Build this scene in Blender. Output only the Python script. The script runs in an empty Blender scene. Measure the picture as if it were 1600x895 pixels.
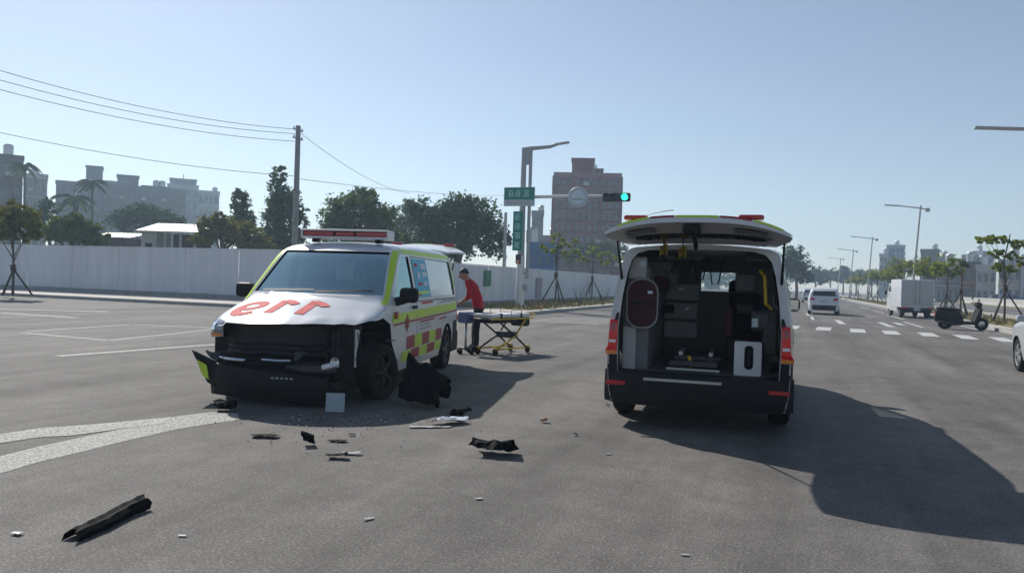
import bpy, bmesh, math, random
from mathutils import Vector, Matrix
from mathutils.bvhtree import BVHTree

S = bpy.context.scene
COL = S.collection
R = math.radians
rnd = random.Random(7)

# ------------------------------------------------------------------ camera
FPX, CAM_H, ROLL, PITCH, YAW = 1200.0, 1.48, R(1.8), math.atan(-9.5 / 1200), R(20.1)
fwd = Vector((-math.sin(YAW) * math.cos(PITCH), math.cos(YAW) * math.cos(PITCH), math.sin(PITCH)))
rt0 = fwd.cross(Vector((0, 0, 1))).normalized()
up0 = rt0.cross(fwd)
rt = math.cos(ROLL) * rt0 + math.sin(ROLL) * up0
up = -math.sin(ROLL) * rt0 + math.cos(ROLL) * up0
CP = Vector((0, 0, CAM_H))
cam_d = bpy.data.cameras.new('camera')
cam = bpy.data.objects.new('camera', cam_d)
COL.objects.link(cam)
cam_d.sensor_width = 36.0
cam_d.lens = 36.0 * FPX / 1600.0
cam_d.clip_start = 0.05
cam_d.clip_end = 4000
cam.matrix_world = Matrix(((rt.x, up.x, -fwd.x, CP.x), (rt.y, up.y, -fwd.y, CP.y), (rt.z, up.z, -fwd.z, CP.z), (0, 0, 0, 1)))
S.camera = cam

# ------------------------------------------------------------------ sky, sun, exposure
SUN_TRAVEL = Vector((0.98, -0.75, -1.0)).normalized()
to_sun = -SUN_TRAVEL
SUN_EL = math.asin(to_sun.z)
SUN_AZ = math.atan2(to_sun.x, to_sun.y)
W = bpy.data.worlds.new('World')
S.world = W
W.use_nodes = True
wn = W.node_tree
bg = wn.nodes['Background']
sky = wn.nodes.new('ShaderNodeTexSky')
sky.sky_type = 'NISHITA'
sky.sun_disc = False
sky.sun_elevation = SUN_EL
sky.sun_rotation = SUN_AZ
sky.air_density = 1.0
sky.dust_density = 0.35
sky.ozone_density = 2.2
hs = wn.nodes.new('ShaderNodeHueSaturation')      # thin haze pales the sky
hs.inputs['Saturation'].default_value = 0.80
hs.inputs['Value'].default_value = 1.0
wn.links.new(sky.outputs[0], hs.inputs['Color'])
wn.links.new(hs.outputs[0], bg.inputs[0])
bg.inputs[1].default_value = 0.082
sun_d = bpy.data.lights.new('sun', 'SUN')
sun_d.energy = 4.2
sun_d.angle = R(0.53)
sun_d.color = (1.0, 0.95, 0.87)
sun = bpy.data.objects.new('sun', sun_d)
COL.objects.link(sun)
sun.rotation_euler = SUN_TRAVEL.to_track_quat('-Z', 'Y').to_euler()
sun.location = (0, 0, 50)
S.view_settings.view_transform = 'Standard'
S.view_settings.look = 'None'
S.view_settings.gamma = 1
S.view_settings.use_curve_mapping = False
S.view_settings.exposure = 0.35
try:
    S.cycles.volume_bounces = 1
    S.cycles.max_bounces = 8
except Exception:
    pass


# ------------------------------------------------------------------ places
def ray(px, py):
    return fwd + rt * ((px - 800) / FPX) - up * ((py - 447.5) / FPX)

def G(px, py, z=0.0):          # ground point seen at a pixel of the photograph
    d = ray(px, py)
    return CP + d * ((z - CAM_H) / d.z)

def AT(px, py, depth):
    return CP + ray(px, py) * depth

def flat(p):
    return Vector((p.x, p.y, 0))


# ------------------------------------------------------------------ materials
M = {}
def mat(name, col, rough=0.6, metal=0.0, var=0.0, scale=3.0, bump=0.0, bscale=40.0, spec=0.5, coat=0.0, emit=None, estr=0.0, dirt=0.0):
    if name in M:
        return M[name]
    m = bpy.data.materials.new(name)
    m.use_nodes = True
    nt = m.node_tree
    b = nt.nodes['Principled BSDF']
    b.inputs['Base Color'].default_value = (*col, 1)
    b.inputs['Roughness'].default_value = rough
    b.inputs['Metallic'].default_value = metal
    b.inputs['Specular IOR Level'].default_value = spec
    b.inputs['Coat Weight'].default_value = coat
    b.inputs['Coat Roughness'].default_value = 0.08
    if emit:
        b.inputs['Emission Color'].default_value = (*emit, 1)
        b.inputs['Emission Strength'].default_value = estr
    tc = nt.nodes.new('ShaderNodeTexCoord')
    if var > 0:
        n = nt.nodes.new('ShaderNodeTexNoise')
        n.inputs['Scale'].default_value = scale
        n.inputs['Detail'].default_value = 5
        n.inputs['Roughness'].default_value = 0.65
        nt.links.new(tc.outputs['Object'], n.inputs['Vector'])
        rp = nt.nodes.new('ShaderNodeValToRGB')
        rp.color_ramp.elements[0].position = 0.3
        rp.color_ramp.elements[1].position = 0.7
        rp.color_ramp.elements[0].color = (*[c * (1 - var) for c in col], 1)
        rp.color_ramp.elements[1].color = (*[min(1, c * (1 + var)) for c in col], 1)
        nt.links.new(n.outputs['Fac'], rp.inputs['Fac'])
        nt.links.new(rp.outputs['Color'], b.inputs['Base Color'])
    if bump > 0:
        n2 = nt.nodes.new('ShaderNodeTexNoise')
        n2.inputs['Scale'].default_value = bscale
        n2.inputs['Detail'].default_value = 3
        nt.links.new(tc.outputs['Object'], n2.inputs['Vector'])
        bp = nt.nodes.new('ShaderNodeBump')
        bp.inputs['Strength'].default_value = bump
        bp.inputs['Distance'].default_value = 0.02
        nt.links.new(n2.outputs['Fac'], bp.inputs['Height'])
        nt.links.new(bp.outputs['Normal'], b.inputs['Normal'])
    M[name] = m
    return m

def glass(name, tint, alpha=0.35, rough=0.02, base=0.06):
    """window glass: mostly reflective coat over a tinted see-through pane"""
    if name in M:
        return M[name]
    m = bpy.data.materials.new(name)
    m.use_nodes = True
    nt = m.node_tree
    nt.nodes.clear()
    out = nt.nodes.new('ShaderNodeOutputMaterial')
    tr = nt.nodes.new('ShaderNodeBsdfTransparent')
    tr.inputs[0].default_value = (*tint, 1)
    gl = nt.nodes.new('ShaderNodeBsdfGlossy')
    gl.inputs['Roughness'].default_value = rough
    gl.inputs['Color'].default_value = (0.62, 0.88, 0.92, 1)
    fr = nt.nodes.new('ShaderNodeLayerWeight')
    fr.inputs['Blend'].default_value = alpha
    mx = nt.nodes.new('ShaderNodeMixShader')
    ad = nt.nodes.new('ShaderNodeMath')
    ad.operation = 'ADD'
    ad.use_clamp = True
    ad.inputs[1].default_value = base
    fr.inputs['Blend'].default_value = 0.5
    pw = nt.nodes.new('ShaderNodeMath')
    pw.operation = 'POWER'
    pw.inputs[1].default_value = 4.0 - 4.0 * alpha
    nt.links.new(fr.outputs['Facing'], pw.inputs[0])
    nt.links.new(pw.outputs[0], ad.inputs[0])
    nt.links.new(ad.outputs[0], mx.inputs[0])
    nt.links.new(tr.outputs[0], mx.inputs[1])
    nt.links.new(gl.outputs[0], mx.inputs[2])
    nt.links.new(mx.outputs[0], out.inputs[0])
    M[name] = m
    return m

def leafmat(name, c1, c2, c3=None, trans=0.35):
    m = bpy.data.materials.new(name)
    m.use_nodes = True
    nt = m.node_tree
    nt.nodes.clear()
    out = nt.nodes.new('ShaderNodeOutputMaterial')
    tc = nt.nodes.new('ShaderNodeTexCoord')
    n = nt.nodes.new('ShaderNodeTexNoise')
    n.inputs['Scale'].default_value = 1.6
    n.inputs['Detail'].default_value = 8
    n.inputs['Roughness'].default_value = 0.8
    nt.links.new(tc.outputs['Object'], n.inputs['Vector'])
    rp = nt.nodes.new('ShaderNodeValToRGB')
    rp.color_ramp.elements[0].position = 0.32
    rp.color_ramp.elements[1].position = 0.68
    rp.color_ramp.elements[0].color = (*c1, 1)
    rp.color_ramp.elements[1].color = (*c2, 1)
    if c3:
        e = rp.color_ramp.elements.new(0.8)
        e.color = (*c3, 1)
    nt.links.new(n.outputs['Fac'], rp.inputs['Fac'])
    d = nt.nodes.new('ShaderNodeBsdfDiffuse')
    t = nt.nodes.new('ShaderNodeBsdfTranslucent')
    mx = nt.nodes.new('ShaderNodeMixShader')
    mx.inputs[0].default_value = trans
    nt.links.new(rp.outputs['Color'], d.inputs['Color'])
    nt.links.new(rp.outputs['Color'], t.inputs['Color'])
    nt.links.new(d.outputs[0], mx.inputs[1])
    nt.links.new(t.outputs[0], mx.inputs[2])
    nt.links.new(mx.outputs[0], out.inputs[0])
    M[name] = m
    return m

def asphalt(name, base, warm=(1.04, 1.0, 0.95)):
    m = bpy.data.materials.new(name)
    m.use_nodes = True
    nt = m.node_tree
    b = nt.nodes['Principled BSDF']
    tc = nt.nodes.new('ShaderNodeTexCoord')
    def noise(scale, detail, rough=0.6, stretch=None):
        n = nt.nodes.new('ShaderNodeTexNoise')
        n.inputs['Scale'].default_value = scale
        n.inputs['Detail'].default_value = detail
        n.inputs['Roughness'].default_value = rough
        if stretch:
            mp = nt.nodes.new('ShaderNodeMapping')
            mp.inputs['Scale'].default_value = stretch
            mp.inputs['Rotation'].default_value = (0, 0, R(8))
            nt.links.new(tc.outputs['Object'], mp.inputs['Vector'])
            nt.links.new(mp.outputs['Vector'], n.inputs['Vector'])
        else:
            nt.links.new(tc.outputs['Object'], n.inputs['Vector'])
        return n
    def ramp(n, lo, hi, a, c):
        r = nt.nodes.new('ShaderNodeMapRange')
        r.inputs['From Min'].default_value = lo
        r.inputs['From Max'].default_value = hi
        r.inputs['To Min'].default_value = a
        r.inputs['To Max'].default_value = c
        nt.links.new(n.outputs['Fac'], r.inputs['Value'])
        return r.outputs[0]
    def mul(a, c):
        k = nt.nodes.new('ShaderNodeMath')
        k.operation = 'MULTIPLY'
        nt.links.new(a, k.inputs[0])
        nt.links.new(c, k.inputs[1])
        return k.outputs[0]
    big = ramp(noise(0.16, 6, 0.7), 0.34, 0.66, 0.66, 1.20)
    lane = ramp(noise(0.9, 5, 0.65, (1.0, 0.06, 1)), 0.36, 0.64, 0.72, 1.14)
    mid = ramp(noise(2.3, 7, 0.8), 0.3, 0.7, 0.76, 1.18)
    fine = ramp(noise(60, 4, 0.75), 0.33, 0.70, 0.50, 1.65)
    v = nt.nodes.new('ShaderNodeTexVoronoi')
    v.inputs['Scale'].default_value = 42
    nt.links.new(tc.outputs['Object'], v.inputs['Vector'])
    vr = nt.nodes.new('ShaderNodeMapRange')
    vr.inputs['From Min'].default_value = 0.0
    vr.inputs['From Max'].default_value = 0.32
    vr.inputs['To Min'].default_value = 1.75
    vr.inputs['To Max'].default_value = 0.86
    nt.links.new(v.outputs['Distance'], vr.inputs['Value'])
    # hairline cracks: edges of large irregular cells, only in some places
    wob = nt.nodes.new('ShaderNodeVectorMath')
    wob.operation = 'ADD'
    wn_ = noise(1.1, 5)
    nt.links.new(tc.outputs['Object'], wob.inputs[0])
    nt.links.new(wn_.outputs['Color'], wob.inputs[1])
    v2 = nt.nodes.new('ShaderNodeTexVoronoi')
    v2.feature = 'DISTANCE_TO_EDGE'
    v2.inputs['Scale'].default_value = 0.28
    nt.links.new(wob.outputs[0], v2.inputs['Vector'])
    ck = nt.nodes.new('ShaderNodeMapRange')
    ck.inputs['From Min'].default_value = 0.0
    ck.inputs['From Max'].default_value = 0.004
    ck.inputs['To Min'].default_value = 0.90
    ck.inputs['To Max'].default_value = 1.0
    nt.links.new(v2.outputs['Distance'], ck.inputs['Value'])
    # oil and fluid spots
    spot = ramp(noise(0.75, 3, 0.5), 0.24, 0.36, 0.70, 1.0)
    f = mul(mul(mul(mul(mul(mul(big, lane), mid), fine), vr.outputs[0]), ck.outputs[0]), spot)
    vm = nt.nodes.new('ShaderNodeVectorMath')
    vm.operation = 'SCALE'
    vm.inputs[0].default_value = tuple(base * w for w in warm)
    nt.links.new(f, vm.inputs['Scale'])
    nt.links.new(vm.outputs[0], b.inputs['Base Color'])
    b.inputs['Roughness'].default_value = 0.85
    b.inputs['Specular IOR Level'].default_value = 0.22
    bp = nt.nodes.new('ShaderNodeBump')
    bp.inputs['Strength'].default_value = 0.35
    bp.inputs['Distance'].default_value = 0.012
    n3 = noise(120, 2)
    nt.links.new(n3.outputs['Fac'], bp.inputs['Height'])
    nt.links.new(bp.outputs['Normal'], b.inputs['Normal'])
    M[name] = m
    return m

def worn_paint(name, col, amount=0.45):
    """road paint rubbed through in spots: the gaps are transparent"""
    m = bpy.data.materials.new(name)
    m.use_nodes = True
    nt = m.node_tree
    b = nt.nodes['Principled BSDF']
    b.inputs['Base Color'].default_value = (*col, 1)
    b.inputs['Roughness'].default_value = 0.75
    tc = nt.nodes.new('ShaderNodeTexCoord')
    n = nt.nodes.new('ShaderNodeTexNoise')
    n.inputs['Scale'].default_value = 38
    n.inputs['Detail'].default_value = 10
    n.inputs['Roughness'].default_value = 0.8
    nt.links.new(tc.outputs['Object'], n.inputs['Vector'])
    r = nt.nodes.new('ShaderNodeMapRange')
    r.inputs['From Min'].default_value = amount - 0.16
    r.inputs['From Max'].default_value = amount + 0.14
    nt.links.new(n.outputs['Fac'], r.inputs['Value'])
    nt.links.new(r.outputs[0], b.inputs['Alpha'])
    M[name] = m
    return m

asphalt('asphalt', 0.165, (1.06, 1.0, 0.93))
worn_paint('road_paint', (0.58, 0.58, 0.56), 0.42)
worn_paint('old_road_paint', (0.52, 0.51, 0.48), 0.50)
mat('torn_black', (0.006, 0.006, 0.007), 0.8, spec=0.08, var=0.3, scale=12)
mat('concrete', (0.36, 0.35, 0.33), 0.85, var=0.18, scale=1.2, bump=0.3)
mat('pavement', (0.40, 0.37, 0.33), 0.85, var=0.18, scale=0.7, bump=0.3)
mat('dry_grass', (0.17, 0.15, 0.06), 0.95, var=0.45, scale=2.5, bump=0.6, bscale=12)
mat('white_paint', (0.58, 0.60, 0.63), 0.3, coat=0.35, var=0.03, scale=2)
mat('inner_grey', (0.15, 0.155, 0.16), 0.65, var=0.15, scale=4)
mat('pale_panel', (0.42, 0.43, 0.44), 0.5, var=0.08)
mat('black_plastic', (0.010, 0.0105, 0.012), 0.6, var=0.3, scale=9, bump=0.2, bscale=25, spec=0.25)
mat('dark_metal', (0.05, 0.052, 0.058), 0.45, metal=0.5, var=0.3, scale=8, bump=0.25, bscale=18)
mat('rubber', (0.014, 0.014, 0.014), 0.85, var=0.2, scale=10, bump=0.3, spec=0.25)
mat('alloy', (0.55, 0.56, 0.57), 0.3, metal=0.85, var=0.1)
mat('steel', (0.45, 0.46, 0.47), 0.35, metal=0.8, var=0.1)
mat('chrome', (0.7, 0.72, 0.74), 0.12, metal=1.0)
mat('lime', (0.50, 0.70, 0.035), 0.4, var=0.05)
mat('livery_red', (0.30, 0.018, 0.03), 0.45, var=0.1)
mat('text_red', (0.60, 0.10, 0.10), 0.7, var=0.12, scale=6, spec=0.1)
mat('lens_red', (0.42, 0.006, 0.010), 0.15, coat=0.6, spec=0.6)
mat('lamp_lit', (0.5, 0.008, 0.012), 0.2, coat=0.5, emit=(1.0, 0.02, 0.02), estr=0.04)
mat('lens_dark_red', (0.34, 0.012, 0.025), 0.15, coat=0.6)
mat('lens_amber', (0.75, 0.22, 0.01), 0.2, coat=0.5)
mat('lens_clear', (0.72, 0.75, 0.78), 0.12, coat=0.8, spec=0.7)
mat('sticker_blue', (0.06, 0.42, 0.62), 0.5, var=0.15, scale=5)
mat('sticker_pale', (0.55, 0.66, 0.72), 0.5)
mat('frosted', (0.36, 0.41, 0.45), 0.18, var=0.08, scale=2, coat=0.6)
mat('yellow', (0.62, 0.42, 0.02), 0.45, var=0.1)
mat('maroon', (0.038, 0.005, 0.009), 0.75, var=0.25, scale=8)
mat('red_cloth', (0.42, 0.012, 0.025), 0.85, var=0.2, scale=9, bump=0.4, bscale=14)
mat('navy_cloth', (0.012, 0.014, 0.022), 0.9, var=0.3, scale=9, bump=0.4, bscale=14)
mat('skin', (0.42, 0.24, 0.17), 0.55)
mat('hair', (0.012, 0.011, 0.011), 0.6)
mat('glove_blue', (0.03, 0.08, 0.22), 0.5)
mat('linen', (0.66, 0.67, 0.68), 0.8, var=0.06)
mat('silver_paint', (0.50, 0.52, 0.54), 0.3, metal=0.35, coat=0.6)
mat('dark_paint', (0.03, 0.035, 0.045), 0.3, coat=0.6)
mat('blue_paint', (0.04, 0.09, 0.25), 0.3, coat=0.6)
mat('dark_glass', (0.012, 0.016, 0.02), 0.05, spec=0.8)
mat('hoarding', (0.62, 0.65, 0.70), 0.55, var=0.10, scale=0.5)
def streaks(m):                             # rain streaks running down the sheets
    nt = M[m].node_tree
    n = [k for k in nt.nodes if k.type == 'TEX_NOISE'][0]
    mp = nt.nodes.new('ShaderNodeMapping')
    mp.inputs['Scale'].default_value = (4.0, 4.0, 0.35)
    ge = nt.nodes.new('ShaderNodeNewGeometry')
    nt.links.new(ge.outputs['Position'], mp.inputs['Vector'])
    nt.links.new(mp.outputs['Vector'], n.inputs['Vector'])
streaks('hoarding')
mat('hoarding_base', (0.26, 0.27, 0.27), 0.9, var=0.2)
mat('pole_white', (0.68, 0.69, 0.67), 0.5, var=0.06)
mat('pole_grey', (0.34, 0.36, 0.37), 0.55, var=0.1)
mat('lamp_metal', (0.42, 0.43, 0.42), 0.5, metal=0.3)
mat('concrete_pole', (0.20, 0.21, 0.22), 0.85, var=0.15)
mat('wire', (0.03, 0.03, 0.032), 0.7)
mat('sign_green', (0.0, 0.20, 0.15), 0.45, var=0.06)
mat('sign_white', (0.42, 0.48, 0.52), 0.5)
mat('sign_letter', (0.32, 0.58, 0.56), 0.5)
mat('signal_black', (0.012, 0.014, 0.02), 0.5)
mat('signal_green', (0.02, 0.5, 0.3), 0.3, emit=(0.03, 0.95, 0.55), estr=1.6)
mat('signal_off', (0.03, 0.03, 0.03), 0.2)
mat('bark', (0.085, 0.065, 0.05), 0.95, var=0.3, scale=6, bump=0.7, bscale=18)
mat('stake', (0.045, 0.035, 0.03), 0.9, var=0.3)
leafmat('leaf_dark', (0.022, 0.048, 0.018), (0.075, 0.125, 0.035))
leafmat('leaf_mid', (0.037, 0.075, 0.020), (0.150, 0.213, 0.044), trans=0.45)
leafmat('leaf_grey', (0.060, 0.102, 0.060), (0.153, 0.221, 0.102))
leafmat('leaf_yellow', (0.08, 0.13, 0.02), (0.32, 0.34, 0.04), (0.42, 0.34, 0.03), trans=0.5)
leafmat('leaf_autumn', (0.075, 0.090, 0.022), (0.255, 0.240, 0.053), (0.360, 0.240, 0.045))
leafmat('palm_leaf', (0.03, 0.05, 0.02), (0.08, 0.11, 0.035))
mat('red_brick', (0.15, 0.048, 0.05), 0.85, var=0.12, scale=0.25)
mat('brick_trim', (0.24, 0.12, 0.115), 0.85, var=0.12, scale=0.3)
mat('grey_render', (0.19, 0.20, 0.215), 0.85, var=0.15, scale=0.2)
mat('pale_render', (0.36, 0.38, 0.40), 0.85, var=0.1, scale=0.2)
mat('brown_render', (0.085, 0.07, 0.065), 0.85, var=0.15, scale=0.2)
mat('beige_render', (0.42, 0.36, 0.29), 0.85, var=0.15, scale=0.2)
mat('bldg_glass', (0.03, 0.045, 0.06), 0.08, spec=0.7)
mat('blue_glass', (0.06, 0.16, 0.26), 0.12, spec=0.7)
mat('roof_sheet', (0.60, 0.58, 0.54), 0.5, metal=0.2, var=0.12)
mat('roof_rust', (0.32, 0.16, 0.10), 0.8, var=0.25)
mat('blue_sheet', (0.04, 0.12, 0.30), 0.6, var=0.25, scale=0.8)
mat('shade_dark', (0.05, 0.05, 0.05), 0.9)
mat('plate_grey', (0.33, 0.40, 0.44), 0.6)
glass('windscreen_glass', (0.42, 0.55, 0.56), 0.45, base=0.36)
glass('clear_glass', (0.85, 0.9, 0.9), 0.3, base=0.02)
glass('side_glass', (0.42, 0.48, 0.5), 0.35)
glass('dusk_glass', (0.2, 0.24, 0.25), 0.3)


# ------------------------------------------------------------------ mesh helpers
class MB:
    def __init__(self):
        self.v, self.f, self.mi, self.mats, self.sm = [], [], [], [], []
    def mslot(self, m):
        if m not in self.mats:
            self.mats.append(m)
        return self.mats.index(m)
    def add(self, vs, fs, m, smooth=False):
        o = len(self.v)
        self.v += [tuple(p) for p in vs]
        k = self.mslot(m)
        for f in fs:
            self.f.append([i + o for i in f])
            self.mi.append(k)
            self.sm.append(smooth)
        return self
    def box(self, c, d, m, rot=None):
        c = Vector(c)
        x, y, z = [k / 2 for k in d]
        vs = [Vector((sx * x, sy * y, sz * z)) for sx in (-1, 1) for sy in (-1, 1) for sz in (-1, 1)]
        if rot is not None:
            vs = [rot @ p for p in vs]
        vs = [p + c for p in vs]
        return self.add(vs, [(0, 1, 3, 2), (4, 6, 7, 5), (0, 4, 5, 1), (2, 3, 7, 6), (0, 2, 6, 4), (1, 5, 7, 3)], m)
    def bbox(self, c, d, m, b=0.02, rot=None):
        """box with chamfered edges along its vertical corners and top"""
        bm = bmesh.new()
        bmesh.ops.create_cube(bm, size=1)
        for v in bm.verts:
            v.co = Vector((v.co.x * d[0], v.co.y * d[1], v.co.z * d[2]))
        bmesh.ops.bevel(bm, geom=bm.edges[:], offset=min(b, min(d) * 0.45), segments=2, affect='EDGES', profile=0.5)
        vs = [(rot @ v.co if rot is not None else v.co) + Vector(c) for v in bm.verts]
        bm.verts.index_update()
        fs = [[v.index for v in f.verts] for f in bm.faces]
        bm.free()
        return self.add(vs, fs, m)
    def tube(self, pts, rad, m, n=8, cap=True, smooth=True):
        pts = [Vector(p) for p in pts]
        if not isinstance(rad, (list, tuple)):
            rad = [rad] * len(pts)
        vs, fs = [], []
        ref = None
        for i, p in enumerate(pts):
            t = (pts[min(i + 1, len(pts) - 1)] - pts[max(i - 1, 0)]).normalized()
            if ref is None:
                ref = Vector((0, 0, 1)) if abs(t.z) < 0.9 else Vector((1, 0, 0))
            a = t.cross(ref).normalized()
            b = a.cross(t).normalized()
            ref = b
            for k in range(n):
                w = 2 * math.pi * k / n
                vs.append(p + (a * math.cos(w) + b * math.sin(w)) * rad[i])
        for i in range(len(pts) - 1):
            for k in range(n):
                fs.append((i * n + k, i * n + (k + 1) % n, (i + 1) * n + (k + 1) % n, (i + 1) * n + k))
        self.add(vs, fs, m, smooth)
        if cap:
            self.add(vs[:n], [tuple(range(n))[::-1]], m)
            self.add(vs[-n:], [tuple(range(n))], m)
        return self
    def lathe(self, prof, m, n=24, axis='y', c=(0, 0, 0), smooth=True):
        """prof: (r, h) pairs turned about an axis"""
        vs, fs = [], []
        c = Vector(c)
        for r, h in prof:
            for k in range(n):
                a = 2 * math.pi * k / n
                q = (r * math.cos(a), r * math.sin(a))
                vs.append(c + (Vector((q[0], h, q[1])) if axis == 'y' else Vector((q[0], q[1], h)) if axis == 'z' else Vector((h, q[0], q[1]))))
        for i in range(len(prof) - 1):
            for k in range(n):
                fs.append((i * n + k, i * n + (k + 1) % n, (i + 1) * n + (k + 1) % n, (i + 1) * n + k))
        return self.add(vs, fs, m, smooth)
    def prism(self, poly, lo, hi, m, axis='z'):
        """polygon extruded along an axis: 2D coords are the other two axes in order"""
        def P3(a, b, h):
            return (a, b, h) if axis == 'z' else (a, h, b) if axis == 'y' else (h, a, b)
        n = len(poly)
        vs = [P3(a, b, lo) for a, b in poly] + [P3(a, b, hi) for a, b in poly]
        fs = [tuple(range(n))[::-1], tuple(range(n, 2 * n))] + [(i, (i + 1) % n, n + (i + 1) % n, n + i) for i in range(n)]
        return self.add(vs, fs, m)
    def grid(self, rows, m, smooth=True, closed=False):
        n = len(rows[0])
        vs = [p for r in rows for p in r]
        fs = []
        for i in range(len(rows) - 1):
            for k in range(n if closed else n - 1):
                fs.append((i * n + k, i * n + (k + 1) % n, (i + 1) * n + (k + 1) % n, (i + 1) * n + k))
        return self.add(vs, fs, m, smooth)
    def mesh(self, name, fix=True):
        me = bpy.data.meshes.new(name)
        me.from_pydata(self.v, [], self.f)
        for m in self.mats:
            me.materials.append(M[m])
        me.polygons.foreach_set('material_index', self.mi)
        me.polygons.foreach_set('use_smooth', self.sm)
        me.update()
        if fix:
            bm = bmesh.new()
            bm.from_mesh(me)
            bmesh.ops.remove_doubles(bm, verts=bm.verts, dist=1e-5)
            bmesh.ops.recalc_face_normals(bm, faces=bm.faces)
            for e in bm.edges:
                if len(e.link_faces) == 2 and e.calc_face_angle(0) > R(38):
                    e.smooth = False
            bm.to_mesh(me)
            bm.free()
        return me
    def build(self, name, parent=None, fix=True):
        return link(name, self.mesh(name, fix), parent)

def link(name, data, parent=None):
    o = bpy.data.objects.new(name, data)
    COL.objects.link(o)
    if parent:
        o.parent = parent
    return o

def tag(o, label=None, cat=None, group=None, kind=None):
    if label: o['label'] = label
    if cat: o['category'] = cat
    if group: o['group'] = group
    if kind: o['kind'] = kind
    return o

def thing(name, label, cat, loc=(0, 0, 0), rz=0.0, group=None, rot=None):
    o = bpy.data.objects.new(name, None)
    o.empty_display_size = 0.2
    COL.objects.link(o)
    o.location = loc
    o.rotation_euler = rot if rot else (0, 0, rz)
    return tag(o, label, cat, group)

def copy_tree(o, parent=None):
    c = o.copy()
    COL.objects.link(c)
    if parent:
        c.parent = parent
    for ch in list(o.children):
        copy_tree(ch, c)
    return c

def struct(name, mb, parent=None):
    return tag(mb.build(name, parent), kind='structure')

def interp(tab, x):
    if x <= tab[0][0]: return tab[0][1]
    for (a, b), (c, d) in zip(tab, tab[1:]):
        if x <= c:
            t = (x - a) / (c - a)
            return b + (d - b) * t
    return tab[-1][1]

def smooth_tab(tab, x):
    """gentle smoothing of a polyline table"""
    return sum(interp(tab, x + k * 0.035) for k in (-2, -1, 0, 1, 2)) / 5.0


def bool_diff(o, cutters):
    for c in cutters:
        md = o.modifiers.new('cut', 'BOOLEAN')
        md.operation = 'DIFFERENCE'
        md.solver = 'EXACT'
        md.object = c
        try:
            md.material_mode = 'TRANSFER'
        except Exception:
            pass
    dg = bpy.context.evaluated_depsgraph_get()
    me = bpy.data.meshes.new_from_object(o.evaluated_get(dg), depsgraph=dg)
    o.modifiers.clear()
    o.data = me
    for c in cutters:
        bpy.data.objects.remove(c)
    bm = bmesh.new()
    bm.from_mesh(me)
    for e in bm.edges:
        e.smooth = not (len(e.link_faces) == 2 and e.calc_face_angle(0) > R(38))
    for f in bm.faces:
        f.smooth = True
    bm.to_mesh(me)
    bm.free()

def bvh_of(o):
    bm = bmesh.new()
    bm.from_mesh(o.data)
    t = BVHTree.FromBMesh(bm)
    bm.free()
    return t

def drape(bvh, rows, m, way, off=0.004):
    """lay a grid of 2D points on a body: way = 'left','right','top','rear','front'"""
    mb = MB()
    out = []
    last = None
    for r in rows:
        rr = []
        for a, b in r:
            if way == 'left': org, d = Vector((a, 3, b)), Vector((0, -1, 0))
            elif way == 'right': org, d = Vector((a, -3, b)), Vector((0, 1, 0))
            elif way == 'top': org, d = Vector((a, b, 4)), Vector((0, 0, -1))
            elif way == 'rear': org, d = Vector((-6, a, b)), Vector((1, 0, 0))
            else: org, d = Vector((6, a, b)), Vector((-1, 0, 0))
            h = bvh.ray_cast(org, d)
            if h[0] is None:
                q = last if last is not None else org + d * 2.05
            else:
                nrm = h[1] if h[1].dot(d) < 0 else -h[1]
                q = h[0] + nrm * off
            last = q
            rr.append(q)
        out.append(rr)
    mb.grid(out, m)
    return mb

def quad_rows(c00, c10, c11, c01, nu, nv):
    rows = []
    for j in range(nv + 1):
        t = j / nv
        a = (c00[0] + (c01[0] - c00[0]) * t, c00[1] + (c01[1] - c00[1]) * t)
        b = (c10[0] + (c11[0] - c10[0]) * t, c10[1] + (c11[1] - c10[1]) * t)
        rows.append([(a[0] + (b[0] - a[0]) * i / nu, a[1] + (b[1] - a[1]) * i / nu) for i in range(nu + 1)])
    return rows

def strip_rows(pts, w, step=0.06):
    """ribbon of width w along a 2D polyline"""
    dense = []
    for (a, b), (c, d) in zip(pts, pts[1:]):
        n = max(1, int(math.hypot(c - a, d - b) / step))
        dense += [(a + (c - a) * i / n, b + (d - b) * i / n) for i in range(n)]
    dense.append(pts[-1])
    L, Rr = [], []
    for i, p in enumerate(dense):
        q, r_ = dense[max(i - 1, 0)], dense[min(i + 1, len(dense) - 1)]
        t = Vector((r_[0] - q[0], r_[1] - q[1]))
        t.normalize()
        L.append((p[0] - t.y * w / 2, p[1] + t.x * w / 2))
        Rr.append((p[0] + t.y * w / 2, p[1] - t.x * w / 2))
    return [L, Rr]


# ================================================================== GROUND
mb = MB()
gx = [-650, -200, -80, -40, -20, -10, 0, 10, 20, 40, 80, 200, 650]
mb.grid([[(x, y, 0) for x in gx] for y in [-250, -40, -10, 0, 10, 20, 40, 80, 160, 320, 700]], 'asphalt', smooth=False)
struct('ground', mb)

def sheet(name, pts, z, m, label=None):
    b = MB()
    b.add([(p[0], p[1], z) for p in pts], [tuple(range(len(pts)))], m)
    o = b.build(name)
    o['kind'] = 'structure'
    return o

def slab(name, pts, h, m, kerb='concrete', kw=0.18):
    """raised pavement with a kerb ring of stones along its outline"""
    b = MB()
    b.prism([(p[0], p[1]) for p in pts], 0.0, h, m)
    o = b.build(name)
    o['kind'] = 'structure'
    return o

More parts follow.
